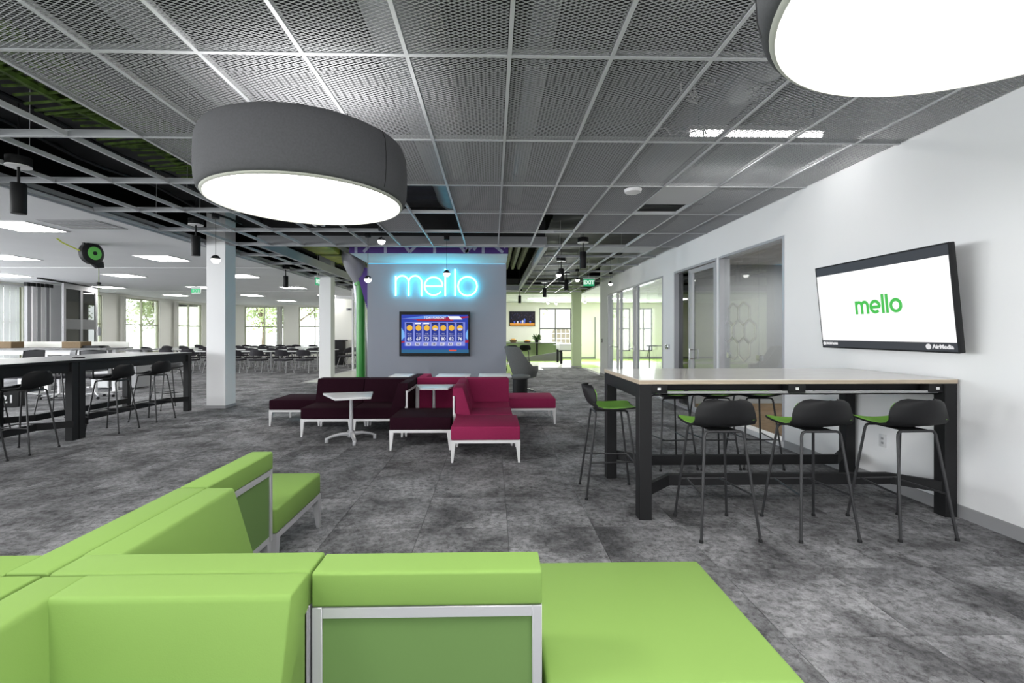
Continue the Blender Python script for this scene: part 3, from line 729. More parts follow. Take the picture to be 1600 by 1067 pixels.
# local axes: x along +Y->-Y after rotation, front faces -X; tilt by own rx
t.rotation_euler = (radians(5.8), 0, -pi/2)
Wd, Ht = wdt, ht
tv_body(t, Wd, Ht, .045, .012)
MB().box(-.25, .25, 0, .03, -.2, .2).build('mount_plate', M['black'], t, smooth=0)
MB().box(-.12, -.06, .02, .12, -.03, .03).box(.06, .12, .02, .12, -.03, .03).box(-.2, .2, .11, .135, -.12, .12).build('wall_bracket', M['black'], t, smooth=0)
scr = MB().box(-Wd/2+.01, Wd/2-.01, -.0475, -.0455, -Ht/2+.012, Ht/2-.012).build('screen', em('screen_charcoal', (.055, .06, .07)), t, smooth=0)
MB().box(-Wd/2+.012, Wd/2-.012, -.0495, -.0475, -Ht/2+.078, Ht/2-.092).build('bright_area', M['screenwhite'], scr, smooth=0)
gm = em('logo_green', (.08, .56, .10), 1)
def logo_paths(k):
    A = lambda cx, cy, r, a0, a1, n=28: [(cx+r*cos(radians(a0+(a1-a0)*i/n)), cy+r*sin(radians(a0+(a1-a0)*i/n))) for i in range(n+1)]
    raw = [('letter_m', [[(19, 0), (19, 172)], A(64.5, 107, 45.5, 180, 0)+[(110, 0)], A(155.5, 107, 45.5, 180, 0)+[(201, 0)]]),
           ('letter_e', [[(255, 80)]+A(317, 86, 67, -3, 312, 44)]), ('letter_l', [[(434, 0), (434, 232)]]), ('letter_l', [[(494, 0), (494, 232)]]), ('letter_o', [A(617, 86, 67, 0, 360, 48)])]
    return [(n_, [[(x*k, y*k) for x, y in p] for p in ps]) for n_, ps in raw]
kk = .0007
for nm, ps in logo_paths(kk):
    b = MB()
    for p in ps:
        w2 = .0133
        pts = [Vector(q) for q in p]; n = len(pts)
        L_, R_ = [], []
        for i in range(n):
            d = (pts[min(i+1, n-1)]-pts[max(i-1, 0)]).normalized(); nn = Vector((-d.y, d.x))*w2
            L_.append(pts[i]+nn); R_.append(pts[i]-nn)
        for i in range(n-1):
            b.prism([R_[i][:], R_[i+1][:], L_[i+1][:], L_[i][:]], -.0515, -.0495, 'y')
    b.v = [(x-.222, y_, z-.085) for x, y_, z in b.v]
    b.build(nm, gm, scr, smooth=0)
wm = em('caption_white', (.8, .8, .82))
text('CRESTRON', .032, wm, scr, 'lettering', (-Wd/2+.13, -.05, -Ht/2+.045), (pi/2, 0, 0), bold=.0008)
MB().lathe([(.02, 0), (.02, .002)], 6).xf(Matrix.Translation((-Wd/2+.035, -.05, -Ht/2+.045)) @ Matrix.Rotation(pi/2, 4, 'X')).build('emblem', wm, scr, smooth=0)
text('AirMedia', .045, wm, scr, 'lettering', (Wd/2-.12, -.05, -Ht/2+.045), (pi/2, 0, 0), bold=.0008)
MB().lathe([(.022, 0), (.022, .002)], 16).xf(Matrix.Translation((Wd/2-.235, -.05, -Ht/2+.045)) @ Matrix.Rotation(pi/2, 4, 'X')).build('emblem', wm, scr, smooth=0)

# ---------------- drum lamps ----------------
def drum(loc, label):
    t = thing('drum_pendant_lamp', label, 'lamp', loc, 0, 'drum lamps')
    Hh = .385; R = .625
    prof = [(R-.036, 0), (R-.026, .003), (R-.014, .018), (R-.004, .06), (R, .13), (R, .22), (R-.006, .30), (R-.025, .35), (R-.07, Hh-.008), (R-.12, Hh), (R-.12, Hh-.02), (R-.06, Hh-.04)]
    n = 72; b = MB()
    vs = []; fs = []
    for r, z in prof:
        for k in range(n): vs.append((r*cos(2*pi*k/n), r*sin(2*pi*k/n), z))
    for i in range(len(prof)-1):
        for k in range(n): fs.append((i*n+k, i*n+(k+1)%n, (i+1)*n+(k+1)%n, (i+1)*n+k))
    b.add(vs, fs); sh = b.build('lamp_shade', M['lampfabric'], t, smooth=80)
    for a in (radians(-26), radians(150)):
        s = MB().tube([((r+.0005)*cos(a), (r+.0005)*sin(a), z) for r, z in prof[2:9]], .0028, 5); s.build('seam', M['bezel'], sh)
    b = MB(); 
    n = 72; prof2 = [(R-.030, .004), (R-.034, -.006), (R-.046, -.012), (R-.050, .002)]
    vs = [(r*cos(2*pi*k/n), r*sin(2*pi*k/n), z) for r, z in prof2 for k in range(n)]
    b.add(vs, [(i*n+k, i*n+(k+1)%n, (i+1)*n+(k+1)%n, (i+1)*n+k) for i in range(3) for k in range(n)])
    b.build('rim_band', mat('rim_band', (.42, .42, .38), .7), t, smooth=80)
    MB().lathe([(R-.049, -.002), (R-.049, .02)], 72).build('diffuser', M['lamp'], t)
    MB().lathe([(R-.10, Hh-.05), (R-.10, Hh-.03)], 48).build('top_diffuser', mat('top_glow', (.9, .9, .9), .6, emit=(1, .985, .96), es=6), t)
    for k in range(3):
        ax_, ay_ = ((-.40, .33), (-.1, .5), (.1, .5))[k]
        MB().tube([(ax_, ay_, Hh-.03), (ax_, ay_, CEIL+.9-loc[2])], .0035, 6).build('suspension_cable', M['black'], t)
    return t
ZL = 2.24
# lamp centres found from the outline of the rim
drum((-1.19, 3.03, ZL), 'grey felt drum pendant lamp hanging whole in front of the sign wall')
drum((1.31, 1.03, ZL), 'grey felt drum pendant lamp near the white wall, cut by the frame top')

# ---------------- small pendants ----------------
def cyl_proto():
    t = thing('cylinder_pendant', 'x', 'lamp', (0, 0, 0)); 
    MB().lathe([(.058, 2.575-CEIL), (.062, 2.58-CEIL), (.062, 2.87-CEIL), (.058, 2.875-CEIL)], 20).build('shade', M['shell'], t)
    MB().lathe([(.05, 2.574-CEIL), (.05, 2.577-CEIL)], 16).build('lens', M['bezel'], t)
    MB().lathe([(.012, 2.875-CEIL), (.012, .02)], 10).build('stem', M['black'], t)
    MB().lathe([(.10, .0), (.10, .09)], 20).build('canopy', M['black'], t)
    MB().tube([(0, 0, .09), (0, 0, TOP-.05-CEIL)], .006, 5).build('support_rod', M['black'], t)
    MB().lathe([(.102, -.004), (.102, .006)], 20).build('canopy_ring', M['whitemetal'], t)
    return t
cyls = [(29, 4.6, 'black cylinder pendant nearest the viewer over the long bar table'), (306, 7.1, 'black cylinder pendant between the drum lamp and the near white column'), (349, 9.2, 'black cylinder pendant in front of the near white column'), (446.5, 12.07, 'black cylinder pendant midway between the two white columns'), (517, 15.5, 'black cylinder pendant in front of the far white column'),
        (911, 8.5, 'black cylinder pendant nearest among those beyond the sign wall'), (877, 10.7, 'black cylinder pendant beside the bright globe lamp in the passage'), (851, 15.3, 'small black cylinder pendant at the far end of the passage'), (812, 18.4, 'small black cylinder pendant by the ceiling edge next to the sign wall'), (885, 13, 'black cylinder pendant deep in the open grid of the passage')]
c0 = cyl_proto()
for i, (u, zc, lb) in enumerate(cyls):
    o = c0 if i == 0 else dup(c0)
    X, Y = D(u, zc); o.location = (X, Y, CEIL); lamp_point(o, 30, 2.56-CEIL, 110); o['label'] = lb; o['group'] = 'black cylinder pendants'
balls = [(337, 6.7, H(405, 6.7), 'globe pendant lamp hanging before the near white column'), (575, 8.0, H(436, 8), 'globe pendant on a long cord beside the green pipe'), (698, 8.24, H(427, 8.24), 'globe pendant hanging over the letters of the neon sign'), (596, 7.5, H(376, 7.5), 'globe lamp close under the grid left of the sign wall'),
         (873, 10.5, H(429, 10.5), 'brightest globe lamp in the passage beside the sign wall'), (902, 12.5, H(437, 12.5), 'globe lamp next to the green exit sign in the passage'), (954, 13, H(443, 13), 'globe lamp by the end of the white wall'),
         (856, 20.5, H(473, 20.5), 'tiny globe lamp in the games room, nearer its television'), (869, 20.5, H(474, 20.5), 'tiny globe lamp in the games room by the window'), (914, 20.5, H(472, 20.5), 'tiny globe lamp right of the green tinted column')]
for i, (u, zc, z, lb) in enumerate(balls):
    X, Y = D(u, zc); zt = CEIL if zc < 19 else CEIL-.03
    t = thing('globe_pendant', lb, 'lamp', (X, Y, z), 0, 'globe pendants'); r = .062; lamp_point(t, (34 if zc < 9 else 14) if u != 954 else 3, -.075, 150)
    if zc < 19: MB().tube([(0, 0, zt-z+.07), (0, 0, TOP-.05-z)], .004, 5).build('support_wire', M['black'], t)
    MB().lathe([(r*sin(a), r*cos(a)) for a in [radians(q) for q in range(90, 181, 10)]][:-1]+[(.004, -r)], 20).build('bulb', M['bulb'], t)
    MB().lathe([(r*sin(a), r*cos(a)) for a in [radians(q) for q in range(90, 0, -10)]]+[(.004, r)], 20).build('cap', M['chrome'], t)
    if zt-z-r > .02: MB().lathe([(.003, r), (.003, zt-z+.05)], 6).build('cord', M['black'], t)
    MB().lathe([(.05, zt-z), (.05, zt-z+.07)], 16).build('canopy', M['black'], t)

# ---------------- ceiling light panels ----------------
rows = [7.35, 10.4, 13.6, 17.1, 20.7, 24.1]; colx = [-7.25, -10.55, -13.85]
rn = ['nearest the long bar table', 'second from the bar table', 'third from the bar table', 'fourth toward the window wall', 'fifth, over the chair rows', 'last before the far window wall']
cn = ['beside the open grid', 'in the middle row', 'by the window wall']
first = None
for i, y in enumerate(rows):
    for j, x in enumerate(colx):
        if i == 0 and j == 2: continue
        lb = 'square recessed light panel %s, %s' % (cn[j], rn[i])
        if first is None:
            first = thing('ceiling_light', lb, 'light', (x, y, CEIL), 0, 'recessed light panels')
            MB().box(-.38, .38, -.38, -.355, -.012, 0).box(-.38, .38, .355, .38, -.012, 0).box(-.38, -.355, -.355, .355, -.012, 0).box(.355, .38, -.355, .355, -.012, 0).build('frame', M['whitemetal'], first, smooth=0)
            MB().box(-.355, .355, -.355, .355, -.006, -.002).build('diffuser', M['panel'], first, smooth=0)
        else: dup(first, (x, y, CEIL), 0, lb)
for i, (x, y) in enumerate(((-4.6, 1.1), (-2.3, .9), (.1, .6), (2.3, -.2))):
    o = dup(first, (x, y, CEIL-.012), 0, 'unseen fill panel added in the mesh ceiling above the viewer, %s' % ['over the hall edge', 'over the green group', 'over the bench seats', 'by the white wall', 'at the street side', 'middle of the street side', 'street side by the wall'][i]); lamp_in(o, .7, 42)  # panels out of view, added as overhead fill for the foreground
wide = dup(first, (-7.55, 7.2, CEIL), 0, 'x') if False else None
for i, (x, y, lb) in enumerate(((6.2, 11.6, 'recessed light panel in the space behind the far glass doors'), (6.2, 15.5, 'recessed panel deeper behind the far glass doors'), (2.0, 21.8, 'recessed panel in the games room ceiling before the window'), (-1.5, 21.8, 'recessed panel in the games room behind the sign wall'), (5.8, 21.8, 'recessed panel at the far corner of the games room'))):
    o = dup(first, (x, y, CEIL-.032), 0, lb); lamp_in(o, .7, 40 if i > 1 else 70)  # area light added under each panel to brighten these rooms
t = thing('air_vent', 'grey slatted air vent in the white ceiling beside the nearest light panel', 'vent', (-6.2, 7.2, CEIL))
MB().box(-.42, .42, -.31, .31, -.006, 0).build('frame', M['base'], t, smooth=0)
for k in range(7): MB().box(-.39, .39, -.27+k*.085, -.25+k*.085, -.014, -.006).build('slat', M['base'], t, smooth=0)

# ---------------- exit signs ----------------
EG = em('exit_green', (.02, .62, .22), 1.1)
def exit_sign(loc, rz, label, pale=False):
    t = thing('exit_sign', label, 'sign', loc, rz)
    MB().box(-.16, .16, -.012, .012, -.105, .105).build('face_plate', em('exit_plate_green', (.02, .36, .15), 1) if not pale else mat('exit_plate', (.60, .68, .62), .4), t, bevel=.004)
    MB().box(-.18, .18, -.03, .03, .105, .14).build('housing', M['whitemetal'], t, bevel=.004)
    text('EXIT', .155, EG if pale else em('exit_white', (.8, .95, .85), 1), t, 'lettering', (0, -.016, 0), (pi/2, 0, 0), bold=.006)
    MB().tube([(0, 0, .14), (0, 0, (CEIL if loc[0] < -5.5 else TOP-.05)-loc[2])], .008, 6).build('stem', M['whitemetal'], t)
exit_sign((*D(920, 13.6), H(441.5, 13.6)), 0, 'green EXIT sign under the open grid by the white wall end')
exit_sign((*D(306.5, 16.5), H(454.5, 16.5)), 0, 'green EXIT sign hanging in the white hall left of the near column', True)
exit_sign((*D(496, 13.2), H(440, 13.2)), radians(92), 'green exit sign seen almost edge on above the far white column')

# ---------------- columns ----------------
def column(name_label, x0, x1, y0, y1, m='wall'):
    o = tag(MB().box(x0, x1, y0, y1, .0, CEIL+.9).build('column', M[m], bevel=.004, smooth=0), name_label, 'column')
    MB().box(x0-.006, x1+.006, y0-.006, y1+.006, 0, .055).build('baseboard', M['base'], o, smooth=0); return o
x0, y0 = P(322.5, 638.2, 0); column('white square column nearest, beside the end of the long bar table', x0, x0+.345, y0, y0+.35)
x0 = XatY(498.5, 13.9); column('white square column farther off, behind the plum sofa', x0, x0+.345, 13.9, 14.25)
x0 = XatY(895, 18.75); column('pale green column on the games room side of the passage', x0, x0+.35, 18.75, 19.1, 'green_wall')

# ---------------- pipe and curved cladding ----------------
xp, yp = D(564, 11.9)
t = thing('green_pipe', 'bright green vertical pipe post left of the sign wall', 'pipe', (xp, yp, 0))
MB().lathe([(.115, 0), (.115, 2.60)], 24).build('pipe_body', M['pipe'], t); MB().lathe([(.165, 2.6), (.165, 2.72)], 24).build('flange', M['pipe'], t)
MB().lathe([(.15, 0), (.15, .03), (.115, .05)], 24).build('base_ring', M['pipe'], t)
pth = []; rad = []
for (u, v, zc, r) in ((541, 368, 11.6, .20), (546, 390, 11.65, .23), (551, 405, 11.7, .26), (557, 420, 11.8, .25), (562, 434, 11.9, .20), (565, 444, 11.95, .16)):
    X, Y = D(u, zc); pth.append((X, Y, H(v, zc))); rad.append(r)
pth[0] = (pth[0][0]-.08, pth[0][1], 3.8)
tag(MB().tube(pth, rad, 28).build('curved_duct', M['tube'], smooth=80), 'large pewter coloured curved duct sweeping down onto the green pipe', 'duct')
sp = []; rr_ = []
for (u, v, zc, r) in ((557, 440, 12.3, .10), (562, 475, 12.4, .13), (565, 520, 12.5, .155), (566, 560, 12.5, .16), (566, 607, 12.5, .165)):
    X, Y = D(u, zc); sp.append((X, Y, max(0, H(v, zc)))); rr_.append(r)
sp[-1] = (sp[-1][0], sp[-1][1], 0)
tag(MB().tube(sp, rr_, 24).build('curved_post', M['tube'], smooth=80), 'pale pewter curved post standing behind the green pipe', 'post')
# ---------------- lounge seating ----------------
SD = .73; SZ = .39; BZ = .72
def back_mb(L_, side='y', m0=0, m1=0):
    # profile (depth, height): face behind, top, sloped front
    pr = [(.012, .40), (.012, .615), (-.006, .625), (-.006, BZ-.004), (.004, BZ), (.112, BZ), (.12, BZ-.01), (.215, SZ), (.2, .375)]
    b = MB()
    if side == 'y': b.prism(pr, m0, L_-m1, 'x')          # runs along x at y=0 : (h, depth, z)
    else: b.prism(pr, m0, L_-m1, 'y')                    # runs along y at x=0 : prism y -> (depth, h, z)
    return b
def unit(label, cat, kind, Wd, Dp, fab, metal, panel=None, group=None, loc=(0,0,0), rz=0):
    t = thing('lounge_sofa' if kind != 'ottoman' else 'ottoman', label, cat, (*loc, 0) if len(loc) == 2 else loc, rz, group)
    g = .003
    bd = .016
    MB().box(.03 if kind == 'corner' else g, Wd-g, (.03 if kind != 'ottoman' else g), Dp-g, .242, SZ).build('seat', M[fab], t, bevel=bd, bseg=3)
    sides = []
    if kind in ('straight', 'corner'): sides.append('y')
    if kind == 'corner': sides.append('x')
    for s in sides:
        L_ = Wd if s == 'y' else Dp
        back_mb(L_, s, g if s == 'y' else .112, g).build('backrest', M[fab], t, bevel=.012, bseg=3)
        fr = MB(); pw = .028; d0, d1 = -.004, .03
        def bx(a0, a1, z0, z1):
            return fr.box(a0, a1, d0, d1, z0, z1) if s == 'y' else fr.box(d0, d1, a0, a1, z0, z1)
        bx(g, g+pw, .21, .62); bx(L_-g-pw, L_-g, .21, .62); bx(g+pw, L_-g-pw, .588, .62)
        fr.build('back_frame', M[metal], t, bevel=.002, bseg=1)
        pn = MB(); (pn.box(g+pw, L_-g-pw, .004, .02, .242, .588) if s == 'y' else pn.box(.004, .02, g+pw, L_-g-pw, .242, .588))
        pn.build('back_panel', M[panel or fab], t, smooth=0)
    b = MB(); q = .03
    b.box(g, Wd-g, g, g+q, .21, .242).box(g, Wd-g, Dp-g-q, Dp-g, .21, .242).box(g, g+q, g+q, Dp-g-q, .21, .242).box(Wd-g-q, Wd-g, g+q, Dp-g-q, .21, .242)
    b.build('base_frame', M[metal], t, smooth=0)
    for sx_ in (0, 1):
        for sy in (0, 1):
            ex = (g+.025) if sx_ == 0 else Wd-g-.025; ey = (g+.025) if sy == 0 else Dp-g-.025
            fx = ex+(-.012 if sx_ == 0 else .012); fy = ey+(-.012 if sy == 0 else .012)
            l = MB().taper((fx, fy, 0), .022, (ex, ey, .212), .05); l.build('leg', M[metal], t, smooth=0)
    return t
G = dict(fab='lime', metal='alu', panel='limedark')
gc = (-1.26, 1.34); e = .006
unit('lime green corner sofa seat enclosed between the crossing backrests', 'sofa', 'corner', .735, SD, loc=(gc[0]+e, gc[1]+e), rz=0, **G)
unit('lime green corner sofa facing the long bar table, beyond the crossing', 'sofa', 'corner', SD, .735, loc=(gc[0]-e, gc[1]+e), rz=pi/2, **G)
unit('lime green corner sofa at the bottom left edge with its tall seam', 'sofa', 'corner', .735, .735, loc=(gc[0]-e, gc[1]-e), rz=pi, **G)
unit('lime green corner sofa nearest the viewer, its sloping backrest in front', 'sofa', 'corner', SD, .735, loc=(gc[0]+e, gc[1]-e), rz=-pi/2, **G)
unit('lime green sofa seen from behind with its full metal back frame', 'sofa', 'straight', .66, SD-.02, loc=(gc[0]+e+.738, gc[1]+e-.01), rz=0, **G)
unit('lime green sofa whose metal back frame ends the long row of backs', 'sofa', 'straight', .62, .74, loc=(gc[0]-e, gc[1]+e+.738), rz=pi/2, **G)
unit('large lime green bench seat nearest the bar table', 'ottoman', 'ottoman', .76, .735, loc=(.152, gc[1]-.02), rz=0, **G)
unit('lime green bench seat with a slim leg at the far end of the green group', 'ottoman', 'ottoman', .76, .70, loc=(-1.25-.76+.01, 2.70), rz=0, **G)

pk = dict(fab='pink', metal='whitemetal'); pl = dict(fab='plum', metal='whitemetal')
y1, y2 = 7.055, 7.085; xa = -1.15; xb = -.49
unit('dark plum two seat sofa, outer seat beside the white side table', 'sofa', 'straight', .69, .75, loc=(xa-.745, y1), rz=pi, **pl)
unit('dark plum corner sofa seat under the slanting armrest back', 'sofa', 'corner', .74, .75, loc=(xa-.004, y1), rz=pi, **pl)
unit('dark plum ottoman between the corner sofas, in front of a small table', 'ottoman', 'ottoman', .74, .73, loc=(-1.235, 5.57), **pl)
unit('magenta ottoman nearest the viewer in the magenta group', 'ottoman', 'ottoman', .755, .73, loc=(-.455, 5.02), **pk)
unit('magenta corner sofa with its back toward the sign wall', 'sofa', 'corner', .72, .73, loc=(xb, y1), rz=-pi/2, **pk)
unit('magenta sofa seat between the corner and the near magenta ottoman', 'sofa', 'straight', .56, .74, loc=(xb, y1-.725), rz=-pi/2, **pk)
unit('magenta ottoman on the side of the grey armchair', 'ottoman', 'ottoman', .735, .73, loc=(.235, y2+.04), **pk)
unit('dark plum ottoman alone at the outer end near the white columns', 'ottoman', 'ottoman', .76, .74, loc=(-3.36, y2-.03), **pl)
unit('dark plum corner sofa facing the sign wall, seen as a dark back top', 'sofa', 'corner', .73, .72, loc=(xa-.004, y2), rz=pi/2, **pl)
unit('dark plum sofa facing the sign wall behind the two seat sofa', 'sofa', 'straight', .71, .72, loc=(xa-.735-.71, y2), **pl)
unit('magenta corner sofa facing the sign wall with a framed back', 'sofa', 'corner', .73, .73, loc=(xa+.004, y2), rz=0, **pk)
unit('magenta sofa facing the sign wall behind the magenta corner', 'sofa', 'straight', .64, .73, loc=(xa+.739, y2), rz=0, **pk)

# ---------------- side tables ----------------
def side_table(c, poly, h, rz, label):
    t = thing('side_table', label, 'table', (c[0], c[1], 0))
    MB().prism(poly, h-.028, h, 'z').build('tabletop', M['whitetop'], t, bevel=.006)
    MB().lathe([(.05, h-.045), (.05, h-.028)], 16).build('top_plate', M['alu'], t)
    MB().lathe([(.026, .07), (.022, h-.03)], 16).build('column', M['alu'], t)
    hb_ = MB().lathe([(.045, .05), (.05, .06), (.045, .11), (.026, .13)], 16).build('hub', M['alu'], t)
    for k in range(4):
        a = rz+k*pi/2; d = Vector((cos(a), sin(a), 0)); n = Vector((-sin(a), cos(a), 0))
        vs = []; secs = [(.02, .09, .03, .045), (.14, .095, .024, .035), (.24, .075, .022, .028), (.30, .05, .022, .025), (.312, .03, .022, .03)]
        for (r, z, wv, hv) in secs:
            for s1, s2 in ((-1, -1), (1, -1), (1, 1), (-1, 1)):
                p = d*r+n*wv*s1; vs.append((p.x, p.y, z+hv/2*s2))
        fs = [(0,3,2,1), tuple(range(16, 20))]
        for i in range(4):
            for q in range(4): fs.append((i*4+q, i*4+(q+1)%4, (i+1)*4+(q+1)%4, (i+1)*4+q))
        MB().add(vs, fs).box(d.x*.3-.02, d.x*.3+.02, d.y*.3-.02, d.y*.3+.02, 0, .06).build('foot', M['alu'], t, bevel=.004)
    return t
hT = .615
q4 = [P(504.5, 614, hT), P(523, 622.5, hT), P(580, 620, hT), P(583, 611.5, hT)]
cx_, cy_ = P(549, 700-12, 0); 
side_table((cx_, cy_), [(a-cx_, b-cy_) for a, b in q4], hT, radians(24), 'white side table with a tapered top in front of the plum sofa')
q4 = [P(656, 606.5, hT+.02), P(700, 606.5, hT+.02), P(711, 600.5, hT+.02), P(649, 600.5, hT+.02)]
q4 = [(a, min(b, 7.0)) for a, b in q4]
cx_, cy_ = XatY(678, 6.78), 6.78
side_table((cx_, cy_), [(a-cx_, b-cy_) for a, b in q4], hT+.02, radians(45), 'white side table set in the gap between plum and magenta backs')
for u0, u1, lb in ((610, 642, 'white table top just visible behind the plum sofa'), (682, 734, 'white table top just visible behind the middle of the sofas'), (748, 799, 'white table top just visible behind the magenta corner')):
    X0, X1 = XatY(u0, 8.5), XatY(u1, 8.5); cx_ = (X0+X1)/2; h_ = .6
    side_table((cx_, 8.6), [(X0-cx_, -.3), (X1-cx_, -.3), (X1-cx_, .32), (X0-cx_, .32)], .625, 0, lb)

# ---------------- bar tables ----------------
def bar_table(x0, x1, y0, y1, H_, label, legs, top_m, edge_m, ax='x'):
    t = thing('bar_table', label, 'table', ((x0+x1)/2, (y0+y1)/2, 0)); cx_, cy_ = (x0+x1)/2, (y0+y1)/2
    hw_, hd = (x1-x0)/2, (y1-y0)/2
    tp = MB().box(-hw_, hw_, -hd, hd, H_-.005, H_).build('tabletop', M[top_m], t, smooth=0)
    MB().box(-hw_, hw_, -hd, hd, H_-.034, H_-.005).build('edge_band', M[edge_m], tp, smooth=0)
    return t, cx_, cy_
HT = 1.05
tx0, tx1 = P(998, 812, 0)[0], 3.525
ty0 = P(1005, 813, 0)[1]; ty1 = P(955, 746, 0)[1]+.06
t, cx_, cy_ = bar_table(tx0, tx1, ty0, ty1, HT, 'oak topped bar height table standing against the white wall', None, 'laminate', 'edge')
hw_, hd = (tx1-tx0)/2, (ty1-ty0)/2; lw = .095
for sx_ in (-1, 1):
    for sy in (-1, 1):
        cx2 = sx_*(hw_-lw/2-.002); cy2 = sy*(hd-lw/2-.002)
        MB().box(cx2-lw/2, cx2+lw/2, cy2-lw/2, cy2+lw/2, 0, HT-.035).build('leg', M['black'], t, bevel=.003, bseg=1)
for sx_ in (-1, 1): MB().box(sx_*(hw_-.012)-.01, sx_*(hw_-.012)+.01, -hd+lw, hd-lw, HT-.14, HT-.035).build('end_rail', M['black'], t, smooth=0)
for sy in (-1, 1): MB().box(-hw_+lw, hw_-lw, sy*(hd-.16)-.02, sy*(hd-.16)+.02, HT-.10, HT-.036).build('side_rail', M['black'], t, smooth=0)
def foot_bar(t, hw_, hd, lw, z=.225, inset=.26, run=.26, ax='x', x_lo=None, x_hi=None):
    xlo = -hw_ if x_lo is None else x_lo; xhi = hw_ if x_hi is None else x_hi
    for sy in (-1, 1):
        pts = [(xlo+lw, sy*(hd-lw/2)), (xlo+lw+run*.85, sy*(hd-inset)), (xhi-lw-run*.85, sy*(hd-inset)), (xhi-lw, sy*(hd-lw/2))]
        b = MB(); 
        L_ = []; R_ = []
        for i, p in enumerate(pts):
            L_.append((p[0], p[1]-.022)); R_.append((p[0], p[1]+.022))
        for i in range(3):
            q = [L_[i], L_[i+1], R_[i+1], R_[i]]
            if ax == 'y': q = [(c_, a_) for a_, c_ in q]
            b.prism(q, z-.045, z+.04, 'z')
        b.build('foot_rail', M['black'], t, smooth=0)
foot_bar(t, hw_, hd, lw)
tr = MB().box(-hw_+lw+.08, hw_-lw-.03, -hd+.03, -hd+.17, HT-.118, HT-.108).box(-hw_+lw+.08, hw_-lw-.03, -hd+.03, -hd+.036, HT-.118, HT-.09).build('cable_tray', M['base'], t, smooth=0)
for i, ux in enumerate((1029, 1244, 1463)):
    mx = XatY(ux, ty0+.03)-cx_
    pm = MB().box(mx-.065, mx+.065, -hd+.018, -hd+.10, HT-.105, HT-.036).build('power_module', M['shell'], t, bevel=.003)
    MB().box(mx-.012, mx+.012, -hd+.015, -hd+.019, HT-.082, HT-.062).build('socket', M['whitetop'], pm, smooth=0)
cb = []
for i in range(17):
    s = i/16; cb.append((hw_*.42+.36*s, .1+.05*s, HT-.11-.09*sin(pi*s)**.6))
MB().tube(cb, .006, 6).build('cable', M['shell'], t)

# long table on the hall side, running along Y
ty1 = P(296, 641, 0)[1]; xr_ = P(300, 641, 0)[0]; xl_ = xr_-1.17; ty0 = 1.0
HT2 = 1.05
t, cx_, cy_ = bar_table(xl_, xr_, ty0, ty1, HT2, 'long grey bar table with black legs running into the hall', None, 'greytop', 'black')
hw_, hd = (xr_-xl_)/2, (ty1-ty0)/2
leg_y = [ty1-.05, P(118, 686, 0)[1]+.03, P(118, 686, 0)[1]-.075, 3.75]
for yy in (ty1-.05, P(118, 686, 0)[1]+.04, P(118, 686, 0)[1]-.065, 3.78, 1.1):
    for sx_ in (-1, 1):
        MB().box(sx_*(hw_-.05)-.047, sx_*(hw_-.05)+.047, yy-cy_-.047, yy-cy_+.047, 0, HT2-.034).build('leg', M['black'], t, bevel=.003, bseg=1)
for sx_ in (-1, 1): MB().box(sx_*(hw_-.04)-.012, sx_*(hw_-.04)+.012, -hd+.1, hd-.1, HT2-.16, HT2-.036).build('side_rail', M['black'], t, smooth=0)
MB().box(-hw_+.1, hw_-.1, hd-.03, hd-.01, HT2-.14, HT2-.036).build('end_rail', M['black'], t, smooth=0)
ymid = P(118, 686, 0)[1]
for a, b in ((ymid+.1, ty1-.1), (3.85, ymid-.12), (1.15, 3.7)):
    foot_bar(t, 0, hw_, 0, ax='y', x_lo=a-cy_, x_hi=b-cy_)
MB().lathe([(.07, HT2), (.065, HT2+.012)], 20).xf(Matrix.Translation((.25, YatX(121, xr_-.35)-cy_, 0))).build('power_grommet', M['shell'], t)

# ---------------- stools ----------------
PROF = [(.215, .742, .15), (.205, .748, .185), (.16, .747, .205), (.08, .741, .214), (0, .737, .216), (-.08, .740, .216), (-.14, .755, .216), (-.185, .79, .215), (-.21, .84, .211), (-.225, .885, .20), (-.234, .92, .178), (-.238, .942, .14), (-.239, .950, .09)]
def surf(prof, off=0, sc=1, nu=12):
    vs = []
    for i, (y, z, wv) in enumerate(prof):
        p0 = Vector(prof[max(i-1, 0)][:2]); p1 = Vector(prof[min(i+1, len(prof)-1)][:2]); d = (p1-p0).normalized(); n = Vector((d.y, -d.x))
        if n.y < 0 and i < 6: n = -n
        n = Vector((-d.y, d.x)) if False else n
        back = min(1, max(0, (z-.745)/.12))
        for j in range(nu+1):
            s = -1+2*j/nu; x = wv*sc*s
            yy = y+back*.075*abs(s)**2.2; zz = z+(1-back)*.018*s*s
            vs.append((x, yy+n.x*off, zz+n.y*off))
    n_ = nu+1
    return vs, [(i*n_+j, i*n_+j+1, (i+1)*n_+j+1, (i+1)*n_+j) for i in range(len(prof)-1) for j in range(nu)]
